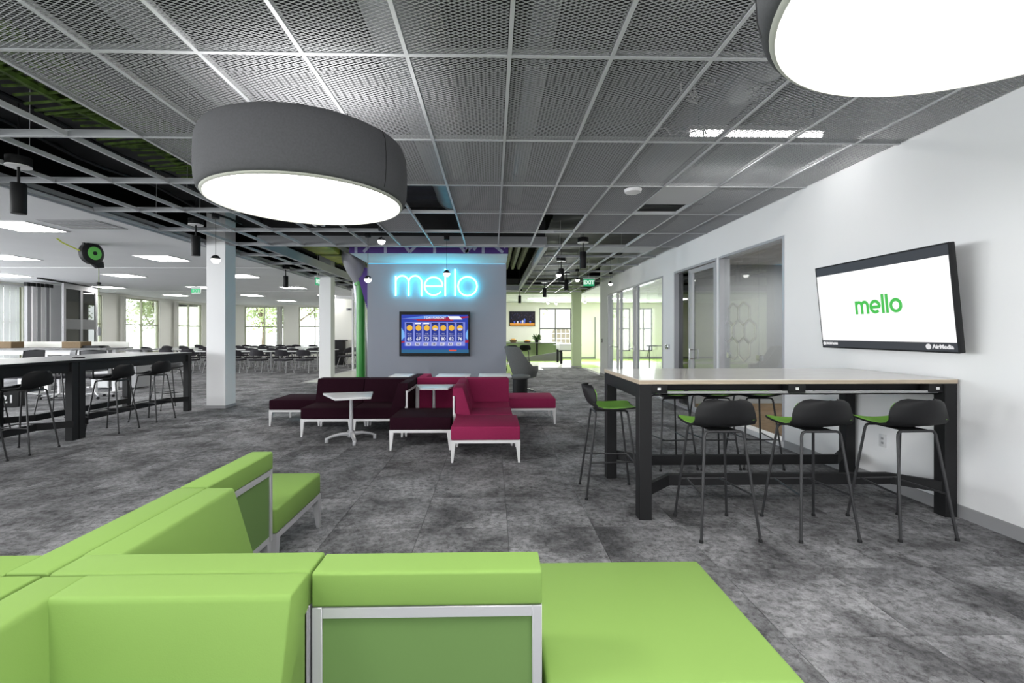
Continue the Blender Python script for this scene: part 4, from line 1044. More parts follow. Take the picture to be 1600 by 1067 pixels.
def make_stool(pad, label):
    t = thing('bar_stool', label, 'stool')
    v_, f_ = surf(PROF); MB().add(v_, f_).build('seat_shell', M['shell'], t, smooth=80, solid=.012)
    pr = [(y, z, wv) for y, z, wv in PROF[1:-2]]
    v_, f_ = surf(pr, .0, .95)
    v_ = [(x, y+.014*min(1, max(0, (z-.76)/.08)), z+.014*(1-min(1, max(0, (z-.76)/.08)))) for x, y, z in v_]
    MB().add(v_, f_).build('seat_pad', M[pad], t, smooth=80, solid=-.008)
    for sy in (-1, 1):
        for sx_ in (-1, 1):
            tx, ty_ = .135*sx_, .135*sy; fx, fy = .20*sx_, .225*sy
            top = Vector((tx, ty_, .712)); ft = Vector((fx, fy, .012)); d = (ft-top).normalized()
            pts = [(0, ty_, .722), (tx*.78, ty_, .722), (tx*.93, ty_, .717), (tx, ty_+.002*sy, .70)]+[tuple(top+d*(.03+.675*k/4)) for k in range(5)]
            l = MB().tube(pts, .0095, 8).build('leg', M['leg'], t)
            MB().lathe([(.014, 0), (.014, .012), (.010, .02)], 10, (fx, fy, 0)).build('foot_cap', M['shell'], l)
    zf_ = .30; s = (.712-zf_)/.70; xf_ = .135+.065*s; yf_ = .135+.09*s
    b = MB().tube([(-xf_, yf_, zf_), (xf_, yf_, zf_)], .007, 6)
    for sx_ in (-1, 1): b.tube([(sx_*xf_, -yf_, zf_), (sx_*xf_*.72, yf_, zf_)], .007, 6)
    b.build('footrest', M['leg'], t)
    MB().box(-.09, .09, -.14, .14, .722, .730).build('seat_bracket', M['black'], t, smooth=0)
    return t
s0 = make_stool('seatgreen', 'x'); used = [0]
def stool(x, y, rz, label, src=s0, grp='green seated bar stools'):
    o = src if src.get('used') is None else dup(src)
    if src.get('used') is None: src['used'] = 1
    if 'used' in o and o is not src: del o['used']
    o.location = (x, y, 0); o.rotation_euler = (0, 0, rz); o['label'] = label; o['group'] = grp
    return o
def feet(u0, v0, u1, v1, back=True, dz=.225):
    a = Vector(P(u0, v0, 0)); b = Vector(P(u1, v1, 0)); mid = (a+b)/2; d = (b-a).normalized(); n = Vector((-d.y, d.x))
    if n.y < 0: n = -n
    return mid+n*dz, math.atan2(d.y, d.x)
for (u0, v0, u1, v1, lb) in ((1098, 848, 1186, 847, 'bar stool with its black back to us, first from the table leg'), (1253, 848, 1342, 847, 'bar stool with its black back to us, middle of the three'), (1407, 847, 1496, 845, 'bar stool with its black back to us, nearest the white wall')):
    c_, a_ = feet(u0, v0, u1, v1); stool(c_.x, c_.y, a_, lb)
stool(1.02, 4.08, -pi/2-.05, 'green seated bar stool at the open end of the oak bar table')
for u, a_, lb in ((1046, pi+.1, 'green seated stool across the bar table, nearest its open end'), (1112, pi, 'green seated stool across the bar table, middle one'), (1178, pi-.05, 'green seated stool across the bar table, nearest the glazed room')):
    stool(XatY(u, 4.9)+.0, 4.92, a_, lb)
s1 = make_stool('shell', 'x')
g1_ = 'black bar stools of the long table'
for x, y, a_, lb in ((-5.52, 5.0, pi/2, 'all black bar stool nearest the viewer at the long table, partly cut'), (-5.53, 5.62, pi/2+.08, 'all black bar stool just before the middle legs of the long table'), (-5.43, 6.78, pi/2+.05, 'all black bar stool just past the middle legs of the long table'), (-5.46, 7.6, pi/2-.05, 'all black bar stool closest to the far corner leg'), (-6.0, 8.75, pi-.5, 'all black bar stool at the far end of the long table'), (-7.1, 6.6, -pi/2, 'all black bar stool across the long table, farther one'), (-7.05, 5.6, -pi/2, 'all black bar stool across the long table by the desks'), (-7.1, 4.7, -pi/2+.1, 'all black bar stool across the long table, nearest the viewer')):
    stool(x, y, a_, lb, s1, g1_)
s2 = make_stool('magenta_seat', 'x')
stool(-7.3, 8.0, -pi/2+.15, 'bar stool with a dark magenta seat across the long table', s2, 'magenta seated bar stool')

# ---------------- armchair and footstool ----------------
xc_, yc_ = D(820, 11.15)
t = thing('lounge_armchair', 'grey wool swivel armchair with a high back beside the sign wall', 'armchair', (xc_, yc_, 0), radians(20))
vs = []; nu, nv = 28, 12
for j in range(nv+1):
    for i in range(nu+1):
        a = radians(-125+250*i/nu); h = j/nv
        bk = max(0, cos(a*.95)); bk = bk**1.1
        top = .62+.45*min(1, max(0, (cos(a)+.15)/.75))**1.3 if cos(a) > -.15 else .62
        z = .36+(top-.36)*h; r = .27+.09*sin(min(1, h*1.3)*pi/2)+.03*h*bk
        x = -r*cos(a)*(1.05)-.10*h*h*bk; y = r*sin(a)*1.0
        vs.append((x, y, z))
MB().add(vs, [(j*(nu+1)+i, j*(nu+1)+i+1, (j+1)*(nu+1)+i+1, (j+1)*(nu+1)+i) for j in range(nv) for i in range(nu)]).build('back_shell', M['armgrey'], t, smooth=80, solid=.065)
MB().lathe([(.05, .33), (.22, .335), (.28, .36), (.29, .41), (.27, .45), (.1, .465)], 28).build('seat_cushion', M['armgrey'], t, smooth=80)
MB().box(-.33, -.27, -.12, .12, .82, .96).build('headrest', M['armgrey'], t, bevel=.02, bseg=3)
MB().lathe([(.03, .05), (.03, .33)], 14).build('column', M['chrome'], t)
for k in range(4):
    a = k*pi/2+.5; MB().taper((0, 0, 0), .01, (0, 0, 0), .01) if False else MB().tube([(0, 0, .06), (.2*cos(a), .2*sin(a), .035), (.33*cos(a), .33*sin(a), .012)], [.022, .015, .011], 8).build('base_foot', M['chrome'], t)
xc_, yc_ = D(814, 10.55)
t = thing('footstool', 'round grey wool footstool on a black drum base by the armchair', 'footstool', (xc_-.02, yc_, 0), 0)
MB().lathe([(.06, .36), (.2, .365), (.235, .40), (.225, .44), (.12, .455), (.03, .455)], 28).build('cushion', M['armgrey'], t, smooth=80)
MB().lathe([(.17, .0), (.17, .36)], 24).build('drum_base', M['shell'], t)
# ---------------- wall fittings ----------------
def plate(label, y, z, w_, h_, x=XR, m='whitetop', name='wall_outlet', cat='outlet'):
    t = thing(name, label, cat, (x, y, z))
    MB().box(-.008, 0, -w_/2, w_/2, -h_/2, h_/2).build('cover_plate', M[m], t, bevel=.002)
    for dz in (-.02, .02): MB().box(-.010, -.008, -.012, .012, dz-.009, dz+.009).build('socket', M['base'], t, smooth=0)
plate('white power outlet low on the white wall under the bar table', YatX(1380, XR), .42, .075, .115)
t = thing('door_lock_reader', 'steel lock reader box on the white wall between the glazed rooms', 'lock', (XR, YatX(1045, XR), H(542, YatX(1045, XR))))
MB().box(-.05, 0, -.07, .07, -.05, .05).build('housing', M['chrome'], t, bevel=.008); MB().lathe([(.022, .05), (.03, .06), (.022, .075)], 14).xf(Matrix.Rotation(-pi/2, 4, 'Y')).build('knob', M['chrome'], t)
t = thing('switch_box', 'small dark switch at the far end of the white wall', 'switch', (XR, YatX(940, XR)-.1, 1.15))
MB().box(-.02, 0, -.04, .04, -.06, .06).build('cover_plate', M['darkframe'], t, bevel=.003); MB().box(-.026, -.02, -.015, .015, -.02, .02).build('toggle', M['whitetop'], t, smooth=0)

# ---------------- office chair ----------------
def office_chair(loc, rz, label, grp=None, m='shell', base='chrome'):
    t = thing('office_chair', label, 'chair', loc, rz, grp)
    MB().box(-.24, .24, -.22, .24, .44, .50).build('seat', M['chairblack'], t, bevel=.02, bseg=2)
    b = MB(); vs = []
    for j in range(9):
        for i in range(9):
            s = -1+i/4; h = j/8; vs.append((s*(.23-.02*h), -.23+.05*s*s-.05*h, .60+.42*h))
    b.add(vs, [(j*9+i, j*9+i+1, (j+1)*9+i+1, (j+1)*9+i) for j in range(8) for i in range(8)]); b.build('mesh_back', M['darkframe'], t, smooth=80, solid=.012)
    MB().tube([(-.23, -.18, .60), (-.21, -.23, 1.02), (0, -.28, 1.03), (.21, -.23, 1.02), (.23, -.18, .60), (0, -.23, .59)], .012, 6, closed=True).build('back_frame', M[m], t)
    MB().tube([(0, -.1, .44), (0, -.25, .45), (0, -.25, .62)], .02, 8).build('back_support', M[m], t)
    MB().lathe([(.028, .09), (.028, .44)], 12).build('gas_column', M[base], t)
    for s in (-1, 1): MB().tube([(s*.2, -.05, .46), (s*.28, -.05, .5), (s*.28, -.05, .66), (s*.28, .14, .67)], .015, 6).build('armrest', M[m], t)
    for k in range(5):
        a = k*2*pi/5; l = MB().tube([(0, 0, .11), (.28*cos(a), .28*sin(a), .075)], [.022, .014], 6).build('base_leg', M[base], t)
        MB().lathe([(.028, -.02), (.028, .02)], 10).xf(Matrix.Translation((.29*cos(a), .29*sin(a), .03)) @ Matrix.Rotation(pi/2, 4, 'X')).build('castor', M['shell'], l)
    return t
oc = office_chair((4.75, 6.35, 0), radians(155), 'black mesh office chair in the glazed meeting room behind the bar table')
# meeting table in that room
t = thing('meeting_table', 'grey meeting table inside the glazed room', 'table', (5.9, 6.0, 0))
MB().box(-.6, .6, -1.1, 1.1, .71, .74).build('tabletop', M['greytop'], t, bevel=.004)
for s in (-1, 1): MB().box(-.3, .3, s*.7-.03, s*.7+.03, 0, .71).build('leg', M['whitemetal'], t, smooth=0)

# carts seen through the far glass
for i, (x, y) in enumerate(((5.15, 14.4), (6.1, 14.9))):
    t = thing('folding_table_cart', ('wheeled grey table cart behind the far glass doors', 'second wheeled grey cart deeper behind the glass doors')[i], 'cart', (x, y, 0))
    MB().box(-.45, .45, -.02, .02, .62, .66).box(-.45, .45, -.25, -.2, .98, 1.02).build('tabletop', M['greytop'], t, smooth=0)
    for s in (-1, 1):
        MB().tube([(s*.35, -.22, .12), (s*.35, -.22, 1.0), (s*.35, 0, .64)], .018, 6).build('leg', M['leg'], t)
        MB().tube([(s*.35, -.3, .10), (s*.35, .3, .10)], .02, 6).build('base_leg', M['leg'], t)
        for q in (-1, 1): MB().lathe([(.045, -.015), (.045, .015)], 10).xf(Matrix.Translation((s*.35, q*.28, .045)) @ Matrix.Rotation(pi/2, 4, 'Y')).build('castor', M['shell'], t)

# ---------------- conference chairs and tables ----------------
def conf_chair():
    t = thing('conference_chair', 'x', 'chair')
    vs = []
    for j in range(6):
        for i in range(9):
            s = -1+i/4; h = j/5; vs.append((s*(.26-.03*h), -.22+.16*abs(s)**2.5-.05*h, .60+.21*h-.05*abs(s)**3*h))
    MB().add(vs, [(j*9+i, j*9+i+1, (j+1)*9+i+1, (j+1)*9+i) for j in range(5) for i in range(8)]).build('backrest', M['chairblack'], t, smooth=80, solid=.04)
    MB().box(-.24, .24, -.2, .25, .42, .48).build('seat', M['chairblack'], t, bevel=.015, bseg=1)
    for s in (-1, 1):
        for q in (-1, 1):
            l = MB().tube([(s*.22, q*.12, .43), (s*.25, q*.24, .05)], .012, 5).build('leg', M['castor'], t)
            MB().lathe([(.025, -.012), (.025, .012)], 8).xf(Matrix.Translation((s*.25, q*.25, .026)) @ Matrix.Rotation(pi/2, 4, 'Y')).build('castor', M['castor'], l)
        MB().tube([(s*.245, .18, .46), (s*.27, .14, .62), (s*.25, -.1, .64)], .014, 5).build('arm', M['chairblack'], t)
    return t
def conf_table():
    t = thing('conference_table', 'x', 'table')
    MB().box(-.8, .8, -.24, .24, .71, .735).build('tabletop', M['whitetop'], t, smooth=0)
    for s in (-1, 1): MB().box(s*.68-.02, s*.68+.02, -.03, .03, .04, .71).box(s*.68-.02, s*.68+.02, -.22, .22, 0, .04).build('leg', M['castor'], t, smooth=0)
    return t
cc = conf_chair(); ct = conf_table(); first_c = True; rnd = random.Random(3)
ordw = ['first', 'second', 'third', 'fourth', 'fifth', 'sixth', 'seventh', 'eighth', 'ninth', 'tenth', 'eleventh']
rs = ['front chair row', 'second chair row', 'third chair row', 'fourth chair row', 'last chair row']
rl = ['front row of conference chairs, nearest the viewer', 'second row of conference chairs', 'third row of conference chairs', 'fourth row of conference chairs', 'last row of conference chairs by the windows']
for r_ in range(5):
    y = 16.55+1.75*r_
    for k in range(11):
        x = -6.6-.80*k-(.35 if r_ % 2 else 0)
        if r_ == 0 and k > 7: continue
        if x < -15.2 or (x > -9.0 and y > 19.4) or (x < -12.6 and y < 18.5): continue
        if r_ == 0 and -7.0 < x: pass
        o = cc if first_c else dup(cc); first_c = False
        o.location = (x+rnd.uniform(-.06, .06), y+rnd.uniform(-.06, .06), 0); o.rotation_euler = (0, 0, rnd.uniform(-.12, .12))
        o['label'] = '%s black castor chair from the far column side in the %s' % (ordw[k], rs[r_]); o['group'] = rl[r_]
fc = True
ordw_ = 1
for r_ in range(5):
    for k in range(5):
        if (k > 2 and r_ == 0) or (k == 0 and r_ > 1): continue
        o = ct if fc else dup(ct); fc = False
        o.location = (-7.1-1.68*k, 17.22+1.75*r_, 0); o['label'] = '%s narrow white table from the far column side behind the %s' % (ordw[k], rs[r_]); o['group'] = 'tables of the '+rl[r_]
# chairs by the lectern, side on
for i, (u, v) in enumerate(((540, 574), (553, 571))):
    o = dup(cc, (*P(u, v, 0), 0), radians(80), ('black conference chair side on beside the lectern', 'black conference chair side on nearest the glass partition')[i], 'chairs by the lectern')
x_, y_ = D(530, 20.5)
t = thing('lectern', 'black lectern with a slanted top behind the far column', 'lectern', (x_, y_, 0))
MB().box(-.22, .22, -.2, .2, 0, 1.05).build('cabinet', M['shell'], t, bevel=.005, bseg=1); MB().box(-.3, .3, -.26, .26, 1.05, 1.09).build('reading_top', M['black'], t, smooth=0)
x_ = XatY(545, 20.9)
t = thing('wall_device', 'small white wall device above the lectern', 'device', (x_, 20.98, H(452, 20.9)-.9))
MB().box(-.12, .12, -.03, .02, -.05, .05).build('housing', M['base'], t, smooth=0)
MB().box(-.05, .05, -.04, -.03, -.02, .02).build('lens', M['shell'], t, smooth=0)
t = thing('projection_screen', 'white screen housing under the hall ceiling beside the glass partition', 'screen', (XatY(536, 20.5), 20.5, CEIL-.16))
MB().box(-.8, .8, -.06, .06, 0, .13).build('housing', M['whitetop'], t, smooth=0); MB().box(-.86, -.8, -.07, .07, -.01, .14).build('end_cap', M['shell'], t, smooth=0); MB().box(.8, .86, -.07, .07, -.01, .14).build('end_cap', M['shell'], t, smooth=0)

# glass sliding partition beside the green pipe
g9 = struct(MB().box(-5.2, -5.14, 17.3, 17.4, 0, CEIL).box(-3.9, -3.84, 17.3, 17.4, 0, CEIL).box(-5.14, -3.9, 17.3, 17.4, 2.62, 2.7).box(-5.14, -3.9, 17.3, 17.4, 0, .06).build('window_12', M['whitemetal'], smooth=0))
MB().box(-5.14, -3.9, 17.34, 17.35, .06, 2.62).build('pane', M['roomglass'], g9, smooth=0)
MB().box(-4.9, -4.72, 17.31, 17.33, .06, 2.62).build('tinted_strip', M['base'], g9, smooth=0)

# ---------------- folding glass partition ----------------
pt = thing('folding_partition', 'stacked folding partition of grey panels with a tinted glass door', 'partition', (-14.6, 15.5, 0))
def loc(p): return (p[0]+14.6, p[1]-15.5)
zt = CEIL-.04
us = [62, 70, 77, 83, 90, 96]
for i, u in enumerate(us):
    X, Y = D(u, 15.2+.12*i); X, Y = loc((X, Y))
    MB().box(X-.05, X+.05, Y-.45, Y+.45, .05, zt).build('folded_panel', M['whitemetal' if i % 2 else 'base'], pt, smooth=0)
    MB().box(X-.06, X+.06, Y-.46, Y-.36, zt-.12, zt).build('top_hanger', M['black'], pt, smooth=0)
a = Vector(loc(D(98, 14.95))); b = Vector(loc(D(151, 16.9)))
d = (b-a).normalized(); n = Vector((-d.y, d.x))*.03
def seg(name, s0, s1, z0, z1, m, th=1):
    p = a+d*s0; q = a+d*s1; return MB().prism([(p-n*th)[:], (q-n*th)[:], (q+n*th)[:], (p+n*th)[:]], z0, z1, 'z').build(name, M[m], pt, smooth=0)
Lp = (b-a).length
for s in (0, Lp*.5-.06, Lp-.12): seg('glass_door_stile', s, s+.12, .05, zt, 'base')
for s in (.12, Lp*.5+.06): 
    seg('glass_door_rail', s, s+Lp*.5-.18, zt-.16, zt, 'base'); seg('glass_door_rail', s, s+Lp*.5-.18, .05, .3, 'base'); seg('glass_door_rail', s, s+Lp*.5-.18, 1.52, 1.86, 'darkframe')
    seg('pane', s, s+Lp*.5-.18, .3, 1.52, 'darkglass', .15); seg('pane', s, s+Lp*.5-.18, 1.86, zt-.16, 'darkglass', .15)
seg('head_track', -1.2, Lp+.2, zt, CEIL-.001, 'black', 1.4)

# curtains
def curtain(x, y, w_, along, label, z0=.02, z1=2.95):
    b = MB(); n_ = max(6, int(w_/.03)); vs = []
    for i in range(n_+1):
        s = i/n_*w_; o_ = .025*sin(i*1.9)
        for z in (z0, z1): vs.append((x+o_, y+s, z) if along == 'y' else (x+s, y+o_, z))
    b.add(vs, [(2*i, 2*i+2, 2*i+3, 2*i+1) for i in range(n_)])
    return tag(b.build('curtain', M['curtain'], smooth=60, solid=.006), label, 'curtain')
curtain(XL+.12, YatX(188, XL+.12), YatX(197, XL+.12)-YatX(188, XL+.12), 'y', 'grey drawn curtain at the near side of the first clear hall window')
curtain(XL+.12, YatX(272, XL+.12), YatX(279, XL+.12)-YatX(272, XL+.12), 'y', 'grey drawn curtain at the near side of the second clear hall window')
curtain(XatY(432, YB-.12), YB-.12, .35, 'x', 'grey drawn curtain on the end wall window between the columns')
# vertical blinds on the first window
vb = thing('vertical_blinds', 'white vertical blinds closed over the hall window at the frame edge', 'blinds', (XL+.1, 13.6, 0))
MB().box(-.03, .03, -2.4, 2.35, 2.94, 3.0).build('head_rail', M['whitemetal'], vb, smooth=0)
bl = mat('blind_cloth', (.85, .85, .86), .8); nt = bl.node_tree
tl = nt.nodes.new('ShaderNodeBsdfTranslucent'); tl.inputs[0].default_value = (.8, .8, .82, 1); mx = nt.nodes.new('ShaderNodeMixShader'); mx.inputs[0].default_value = .6
nt.links.new(nt.nodes['Principled BSDF'].outputs[0], mx.inputs[1]); nt.links.new(tl.outputs[0], mx.inputs[2]); nt.links.new(mx.outputs[0], nt.nodes['Material Output'].inputs[0])
slm = MB().box(-.004, .004, 0, .092, .4, 2.94).mesh('slat', bl, smooth=0)
for k in range(46): link('slat', slm, vb, (.01*(k % 2), -2.35+.1*k, 0))

# ---------------- desks in the hall ----------------
def desk(label, x0, x1, y, z, dp=.75, m='darkframe', screen=1):
    t = thing('bench_desk', label, 'desk', ((x0+x1)/2, y, 0)); h = (x1-x0)/2
    MB().box(-h, h, -dp/2, dp/2, z-.03, z).build('tabletop', M[m], t, smooth=0)
    if screen: MB().box(-h+.1, h-.1, dp/2-.02, dp/2, z, z+.14).build('screen_panel', M['curtain'], t, smooth=0)
    for s in (-1, 0, 1):
        MB().box(s*(h-.12)-.04, s*(h-.12)+.04, -.04, .04, .03, z-.03).box(s*(h-.12)-.03, s*(h-.12)+.03, -.3, .3, 0, .03).build('leg', M['whitemetal'], t, smooth=0)
    MB().box(-h+.2, h-.2, -.1, .1, z-.16, z-.05).build('cable_channel', M['whitemetal'], t, smooth=0)
    return t
xa_, xb_ = XatY(-40, 11.2), XatY(188, 11.2)
desk('dark topped raised bench desk behind the long bar table', xa_, xb_, 11.2, H(543, 11.2), .8)
desk('white bench desk lower behind the long bar table', XatY(-30, 12.4), XatY(160, 12.4), 12.4, .73, .8, 'whitetop', 0)
desk('small dark topped desk right of the cardboard boxes', XatY(194, 13.5), XatY(233, 13.5), 13.5, H(545, 13.5)-.0, .7, 'darkframe', 0)
zt_ = H(543, 11.2)
def box_card(u0, u1, yy, h, label):
    X0, X1 = XatY(u0, yy), XatY(u1, yy); t = thing('cardboard_box', label, 'box', ((X0+X1)/2, yy, zt_)); w_ = (X1-X0)/2
    MB().box(-w_, w_, -.14, .16, 0, h).build('carton', M['card'], t, bevel=.003, bseg=1)
    MB().box(-w_, w_, -.02, .03, h, h+.002).build('tape', M['curtain'], t, smooth=0)
box_card(-10, 27, 11.1, .15, 'brown cardboard box at the frame edge on the raised desk')
box_card(105, 134, 11.1, .15, 'brown cardboard box in the middle of the raised desk')
t = thing('paper_tray', 'black document tray pile beside the cardboard box on the desk', 'tray', (XatY(150, 11.2), 11.15, zt_))
for k in range(3): MB().box(-.26+.03*k, .26-.02*k, -.15, .15, .02*k, .02*k+.014).build('tray_layer', M['shell'], t, smooth=0)
t = thing('black_crate', 'black box with a white figure on it, under the long bar table', 'box', (*P(16, 635, 0), 0), .4)
MB().box(-.18, .18, -.14, .14, 0, .34).build('body', M['shell'], t, bevel=.006, bseg=1); text('21', .2, M['whitetop'], t, 'lettering', (.02, -.142, .15), (pi/2, 0, 0), bold=.004)
office_chair((*P(93, 623, 0), 0), 2.5, 'black office chair with a white base nearest the middle table leg', 'desk chairs', base='whitemetal')
office_chair((*P(150, 622, 0), 0), .5, 'black office chair with a white base beyond the magenta stool', 'desk chairs', base='whitemetal')
office_chair((*P(38, 622, 0), 0), 1.5, 'black office chair with a white base behind the black crate', 'desk chairs', base='whitemetal')
for i, u in enumerate((60, 172, 215)):
    t = thing('pedestal_drawers', ('white pedestal drawers behind the black crate', 'white pedestal drawers under the desk by the magenta stool', 'dark grey cabinet behind the far bar stools')[i], 'cabinet', (XatY(u, 12.1), 12.05, 0))
    mm = M['whitetop'] if i < 2 else M['base']
    MB().box(-.21, .21, -.25, .25, .04, .58).build('carcass', mm, t, smooth=0)
    for k in range(3):
        dr = MB().box(-.2, .2, -.268, -.25, .06+.175*k, .225+.175*k).build('drawer', mm, t, smooth=0); MB().box(-.06, .06, -.276, -.268, .19+.175*k, .2+.175*k).build('drawer_pull', M['base'], dr, smooth=0)

# ---------------- cord reel ----------------
zc = 8.6; X, Y = D(143, zc)
t = thing('cord_reel', 'black and green retractable cord reel hanging from the white ceiling', 'cord reel', (X, Y, H(396, zc)), radians(78))
MB().lathe([(.06, -.07), (.17, -.065), (.20, -.04), (.20, .04), (.17, .065), (.06, .07)], 28).xf(Matrix.Rotation(pi/2, 4, 'X')).build('drum', M['shell'], t)
MB().lathe([(.05, 0), (.12, .002), (.12, .012), (.05, .012)], 28).xf(Matrix.Translation((0, -.066, 0)) @ Matrix.Rotation(pi/2, 4, 'X')).build('green_disc', mat('reel_green', (.13, .5, .08), .4), t)
MB().lathe([(.035, 0), (.035, .02)], 20).xf(Matrix.Translation((0, -.07, 0)) @ Matrix.Rotation(pi/2, 4, 'X')).build('hub', M['shell'], t)
MB().prism([(-.05, -.15), (.18, -.12), (.2, -.24), (.1, -.26)], -.05, .05, 'y').build('outlet_throat', M['shell'], t, bevel=.01)
MB().box(-.15, -.125, -.02, .02, .12, .31).box(.10, .125, -.02, .02, .12, .31).box(-.15, .125, -.02, .02, .285, .31).build('hanging_bracket', M['shell'], t, smooth=0)
MB().tube([(0, 0, .31), (0, 0, CEIL-H(396, zc))], .008, 6).build('suspension_cable', M['black'], t)
zl = H(396, zc)
cd = MB().tube([(.13, 0, -.25), (.13, 0, 1.35-zl)], .008, 6).build('drop_cord', mat('cord_green', (.16, .2, .08), .6), t)
MB().lathe([(.02, .0), (.035, .01), (.035, .04), (.02, .05)], 12).xf(Matrix.Translation((.13, 0, 2.30-zl))).build('stop_ball', M['shell'], cd)
MB().lathe([(.03, 0), (.03, .12), (.015, .16)], 12).xf(Matrix.Translation((.13, 0, 1.35-zl))).build('plug', M['base'], cd)
MB().tube([(-.15, 0, .0), (-.45, .05, .12), (-.62, .07, .25), (-.72, .08, .52)], .012, 6).build('feed_cord', mat('cord_yellow', (.45, .5, .05), .5), t)

# ---------------- games room ----------------
t = thing('long_counter', 'dark edged counter along the games room wall under the television', 'counter', (XatY(800, 24), 24.1, 0))
xa_, xb_ = XatY(770, 24)-XatY(800, 24), XatY(880, 24)-XatY(800, 24)
MB().box(xa_, xb_, -.3, .35, .86, .90).build('tabletop', M['darkframe'], t, smooth=0); MB().box(xa_, xb_, .3, .35, .0, .86).build('back_panel', M['green_wall'], t, smooth=0)
for x in (xa_+.1, xb_-1.35, xb_-.1): MB().box(x-.03, x+.03, -.26, .26, 0, .86).build('leg', M['black'], t, smooth=0)
for i, (u, lb, col, h) in enumerate(((802, 'basket of snacks on the games room counter under the television', 'card', .14), (824, 'orange tray on the games room counter', 'card', .08), (839, 'dark leafy plant at the end of the games room counter', 'leaf', .3))):
    t = thing(('snack_basket', 'serving_tray', 'potted_plant')[i], lb, ('basket', 'tray', 'plant')[i], (XatY(u, 24), 24.05, .90))
    if i < 2: MB().lathe([(.14, 0), (.2, h), (.18, h), (.13, .01)], 16).build('bowl', M['card'], t); MB().lathe([(.17, h*.6), (.1, h+.05), (.03, h+.06)], 12).build('contents', mat('snack_orange', (.6, .3, .05), .7), t)
    else:
        MB().lathe([(.09, 0), (.12, .14)], 14).build('pot', M['shell'], t); b = MB(); rnd = random.Random(2)
        for k in range(40):
            a = rnd.uniform(0, 6.3); r = rnd.uniform(.05, .24); z = rnd.uniform(.14, .42); b.add([(0, 0, .12), (r*cos(a)-.03, r*sin(a), z), (r*cos(a), r*sin(a)+.04, z+.05), (r*cos(a)+.03, r*sin(a), z)], [(0,1,2), (0,2,3)])
        b.build('foliage', mat('dark_leaf', (.04, .09, .02), .6), t, smooth=0)
xf_, yf_ = XatY(886, 21.6), 21.6
t = thing('foosball_table', 'pale foosball table with black legs beside the green column', 'games table', (xf_, yf_, 0))
MB().box(-.42, .42, -.65, .65, .62, .90).build('cabinet', M['whitetop'], t, bevel=.01); MB().box(-.37, .37, -.6, .6, .895, .903).build('pitch', M['green_floor'], t, smooth=0)
for sx_ in (-1, 1):
    for sy in (-1, 1): MB().box(sx_*.36-.045, sx_*.36+.045, sy*.58-.045, sy*.58+.045, 0, .62).build('leg', M['shell'], t, smooth=0)
for k in range(6): MB().tube([(-.6, -.5+.2*k, .84), (.6, -.5+.2*k, .84)], .01, 6).build('rod', M['chrome'], t)
t = thing('ping_pong_table', 'folded dark table leaning low under the games room counter', 'table', (XatY(838, 23.2), 23.2, 0))
MB().prism([(-1.2, .0), (1.3, .0), (1.3, .42), (1.1, .45), (-1.2, .08)], -.1, .1, 'y').build('folded_top', M['darkframe'], t, smooth=0)
MB().tube([(1.15, 0, .0), (1.15, 0, .5)], .03, 6).build('support', M['black'], t)
for i, u in enumerate((800, 820)):
    X, Y = D(u, 17.6 if i else 17.2)
    o = dup(s1, (X, Y, 0), 0, ('black stool behind the armchair, nearer the sign wall', 'black stool behind the armchair, nearer the window')[i], 'black stools behind the armchair'); 
    if 'used' in o: del o['used']
    for q in (o,): q.location = (X, Y, 0)
t = struct(MB().box(XatY(931, 24.86), XatY(936.6, 24.86)+1.0, YG-.04, YG, 0, 2.2).build('door_3', M['warm_wall'], smooth=0))
MB().box(XatY(931, 24.8)-.05, XatY(931, 24.8), YG-.05, YG, 0, 2.25).build('door_frame', M['base'], t, smooth=0)
struct(MB().box(-4.9, 10, YG-.012, YG, 0, .12).build('baseboard_back', M['base'], smooth=0))
struct(MB().box(XatY(790, YG)-1, XatY(842, YG), YG-.012, YG-.002, .12, .95).build('trim_4', M['green_wall'], smooth=0))

# ---------------- outdoors ----------------
MB_ = MB().box(-70, 60, -30, 90, -.6, -.3); gr = MB_.build('ground', M['ground'], smooth=0); struct(gr)
rnd = random.Random(9)
def tree_mesh(seed, hgt, spread, n=2600, dens=1):
    r = random.Random(seed); b = MB()
    cl = [(r.uniform(-.6, .6)*spread, r.uniform(-.6, .6)*spread, hgt*r.uniform(.32, .95), r.uniform(.3, .55)*spread) for _ in range(13)]
    for _ in range(n):
        cx_, cy_, cz_, cr = r.choice(cl); v = Vector((r.gauss(0, 1), r.gauss(0, 1), r.gauss(0, 1))).normalized()*cr*r.uniform(.4, 1)
        p = Vector((cx_, cy_, cz_))+v; s = r.uniform(.07, .16); a = Vector((r.gauss(0, 1), r.gauss(0, 1), r.gauss(0, 1))).normalized(); c_ = a.orthogonal().normalized(); 
        b.add([(p-a*s)[:], (p+c_*s*.5)[:], (p+a*s)[:], (p-c_*s*.5)[:]], [(0,1,2,3)])
    tr_ = MB(); tr_.tube([(0, 0, -.35), (.1, .05, hgt*.3), (0, 0, hgt*.55)], [.2, .15, .08], 8)
    for q in range(7):
        cx_, cy_, cz_, cr = cl[q]; tr_.tube([(0, 0, hgt*.28+.1*q), (cx_*.5, cy_*.5, cz_*.8), (cx_, cy_, cz_+cr*.5)], [.09, .05, .02], 6)
    return b.mesh('foliage', M['leaf'], smooth=0), tr_.mesh('trunk', M['bark'])
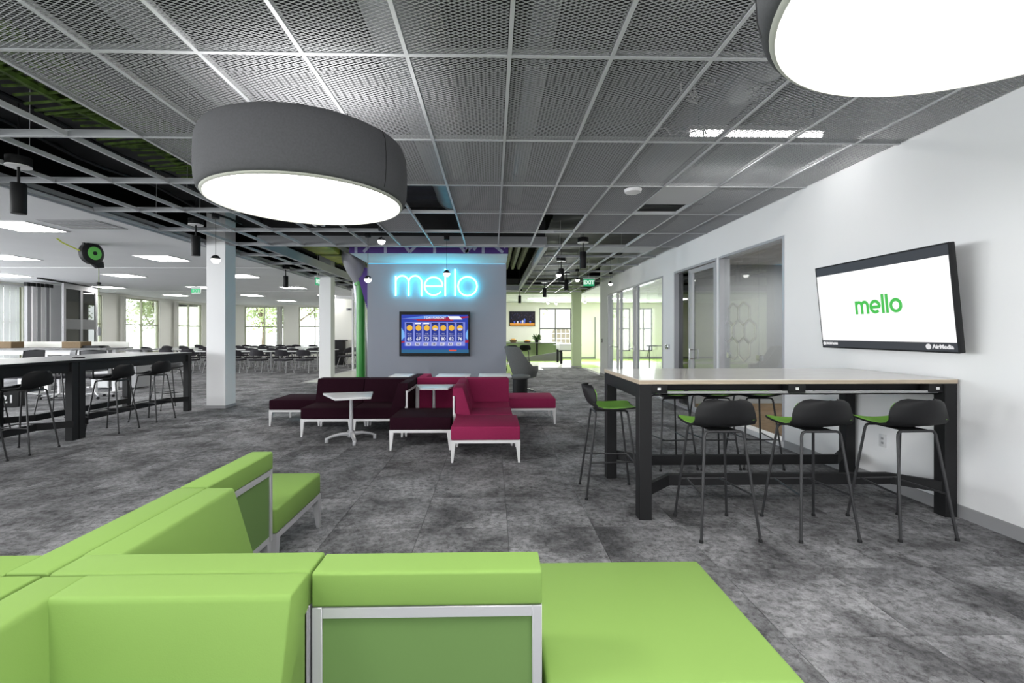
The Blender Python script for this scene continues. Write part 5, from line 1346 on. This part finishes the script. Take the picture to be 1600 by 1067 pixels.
kinds = [tree_mesh(1, 7, 2.8), tree_mesh(2, 6, 2.5), tree_mesh(3, 8, 3.0, 500)]
spots = []
for u, yy, kd, lb in ((170, 30, 0, 'leafy tree outside beyond the folding partition'), ):
    pass
tl_ = [(-22, 19.5, 0, 'leafy tree outside the hall window by the folding partition'), (-23, 25.5, 1, 'leafy tree outside the first clear hall window'), (-21.5, 30.5, 0, 'leafy tree outside the hall corner'), (-24, 35, 1, 'leafy tree farther outside the second clear window'), (-19.5, 40, 0, 'leafy tree outside the hall corner window of the end wall'), (-14.6, 35.2, 1, 'leafy tree outside the end wall window'), (-9.0, 44, 0, 'dense leafy tree behind the end wall window'), (-11.0, 33.6, 2, 'sparse branching tree outside beside the far white column'), (-27, 14.5, 1, 'leafy tree outside behind the vertical blinds'),
       (2.4, 30.5, 1, 'slim leafy tree outside the games room window'), (8.5, 36, 0, 'leafy tree outside the window behind the glass doors')]
for x, y, kd, lb in tl_:
    t = thing('tree', lb, 'tree', (x, y, 0), rnd.uniform(0, 6), 'trees outside the windows'); 
    f = link('foliage', kinds[kd][0], t); stuff(f); link('trunk', kinds[kd][1], t)
# building opposite with an arched window
t = thing('neighbour_building', 'pale building outside with a dark arched window', 'building', (XatY(870, 40), 41, -.3))
MB().box(-6, 8, 0, 4, 0, 4.2).build('wall', M['render'], t, smooth=0); MB().box(-6.2, 8.2, -.3, 4.3, 4.2, 4.5).build('cornice', M['render'], t, smooth=0)
ar = [(-.25, .75), (1.25, .75)]+[(.5+.75*cos(radians(q)), 1.75+.4*sin(radians(q))) for q in range(0, 181, 20)]
ww = MB().prism(ar, -.05, .02, 'y').build('window', mat('brown_pane', (.25, .21, .15), .4), t, smooth=0)  # even brown pane colour
for x in (.1, .5, .9): MB().box(x-.03, x+.03, -.08, -.05, .75, 2.1).build('glazing_bar', M['whitemetal'], ww, smooth=0)
for z in (1.2, 1.65): MB().box(-.25, 1.25, -.08, -.05, z-.03, z+.03).build('glazing_bar', M['whitemetal'], ww, smooth=0)
for o in list(bpy.data.objects):
    if 'used' in o: del o['used']
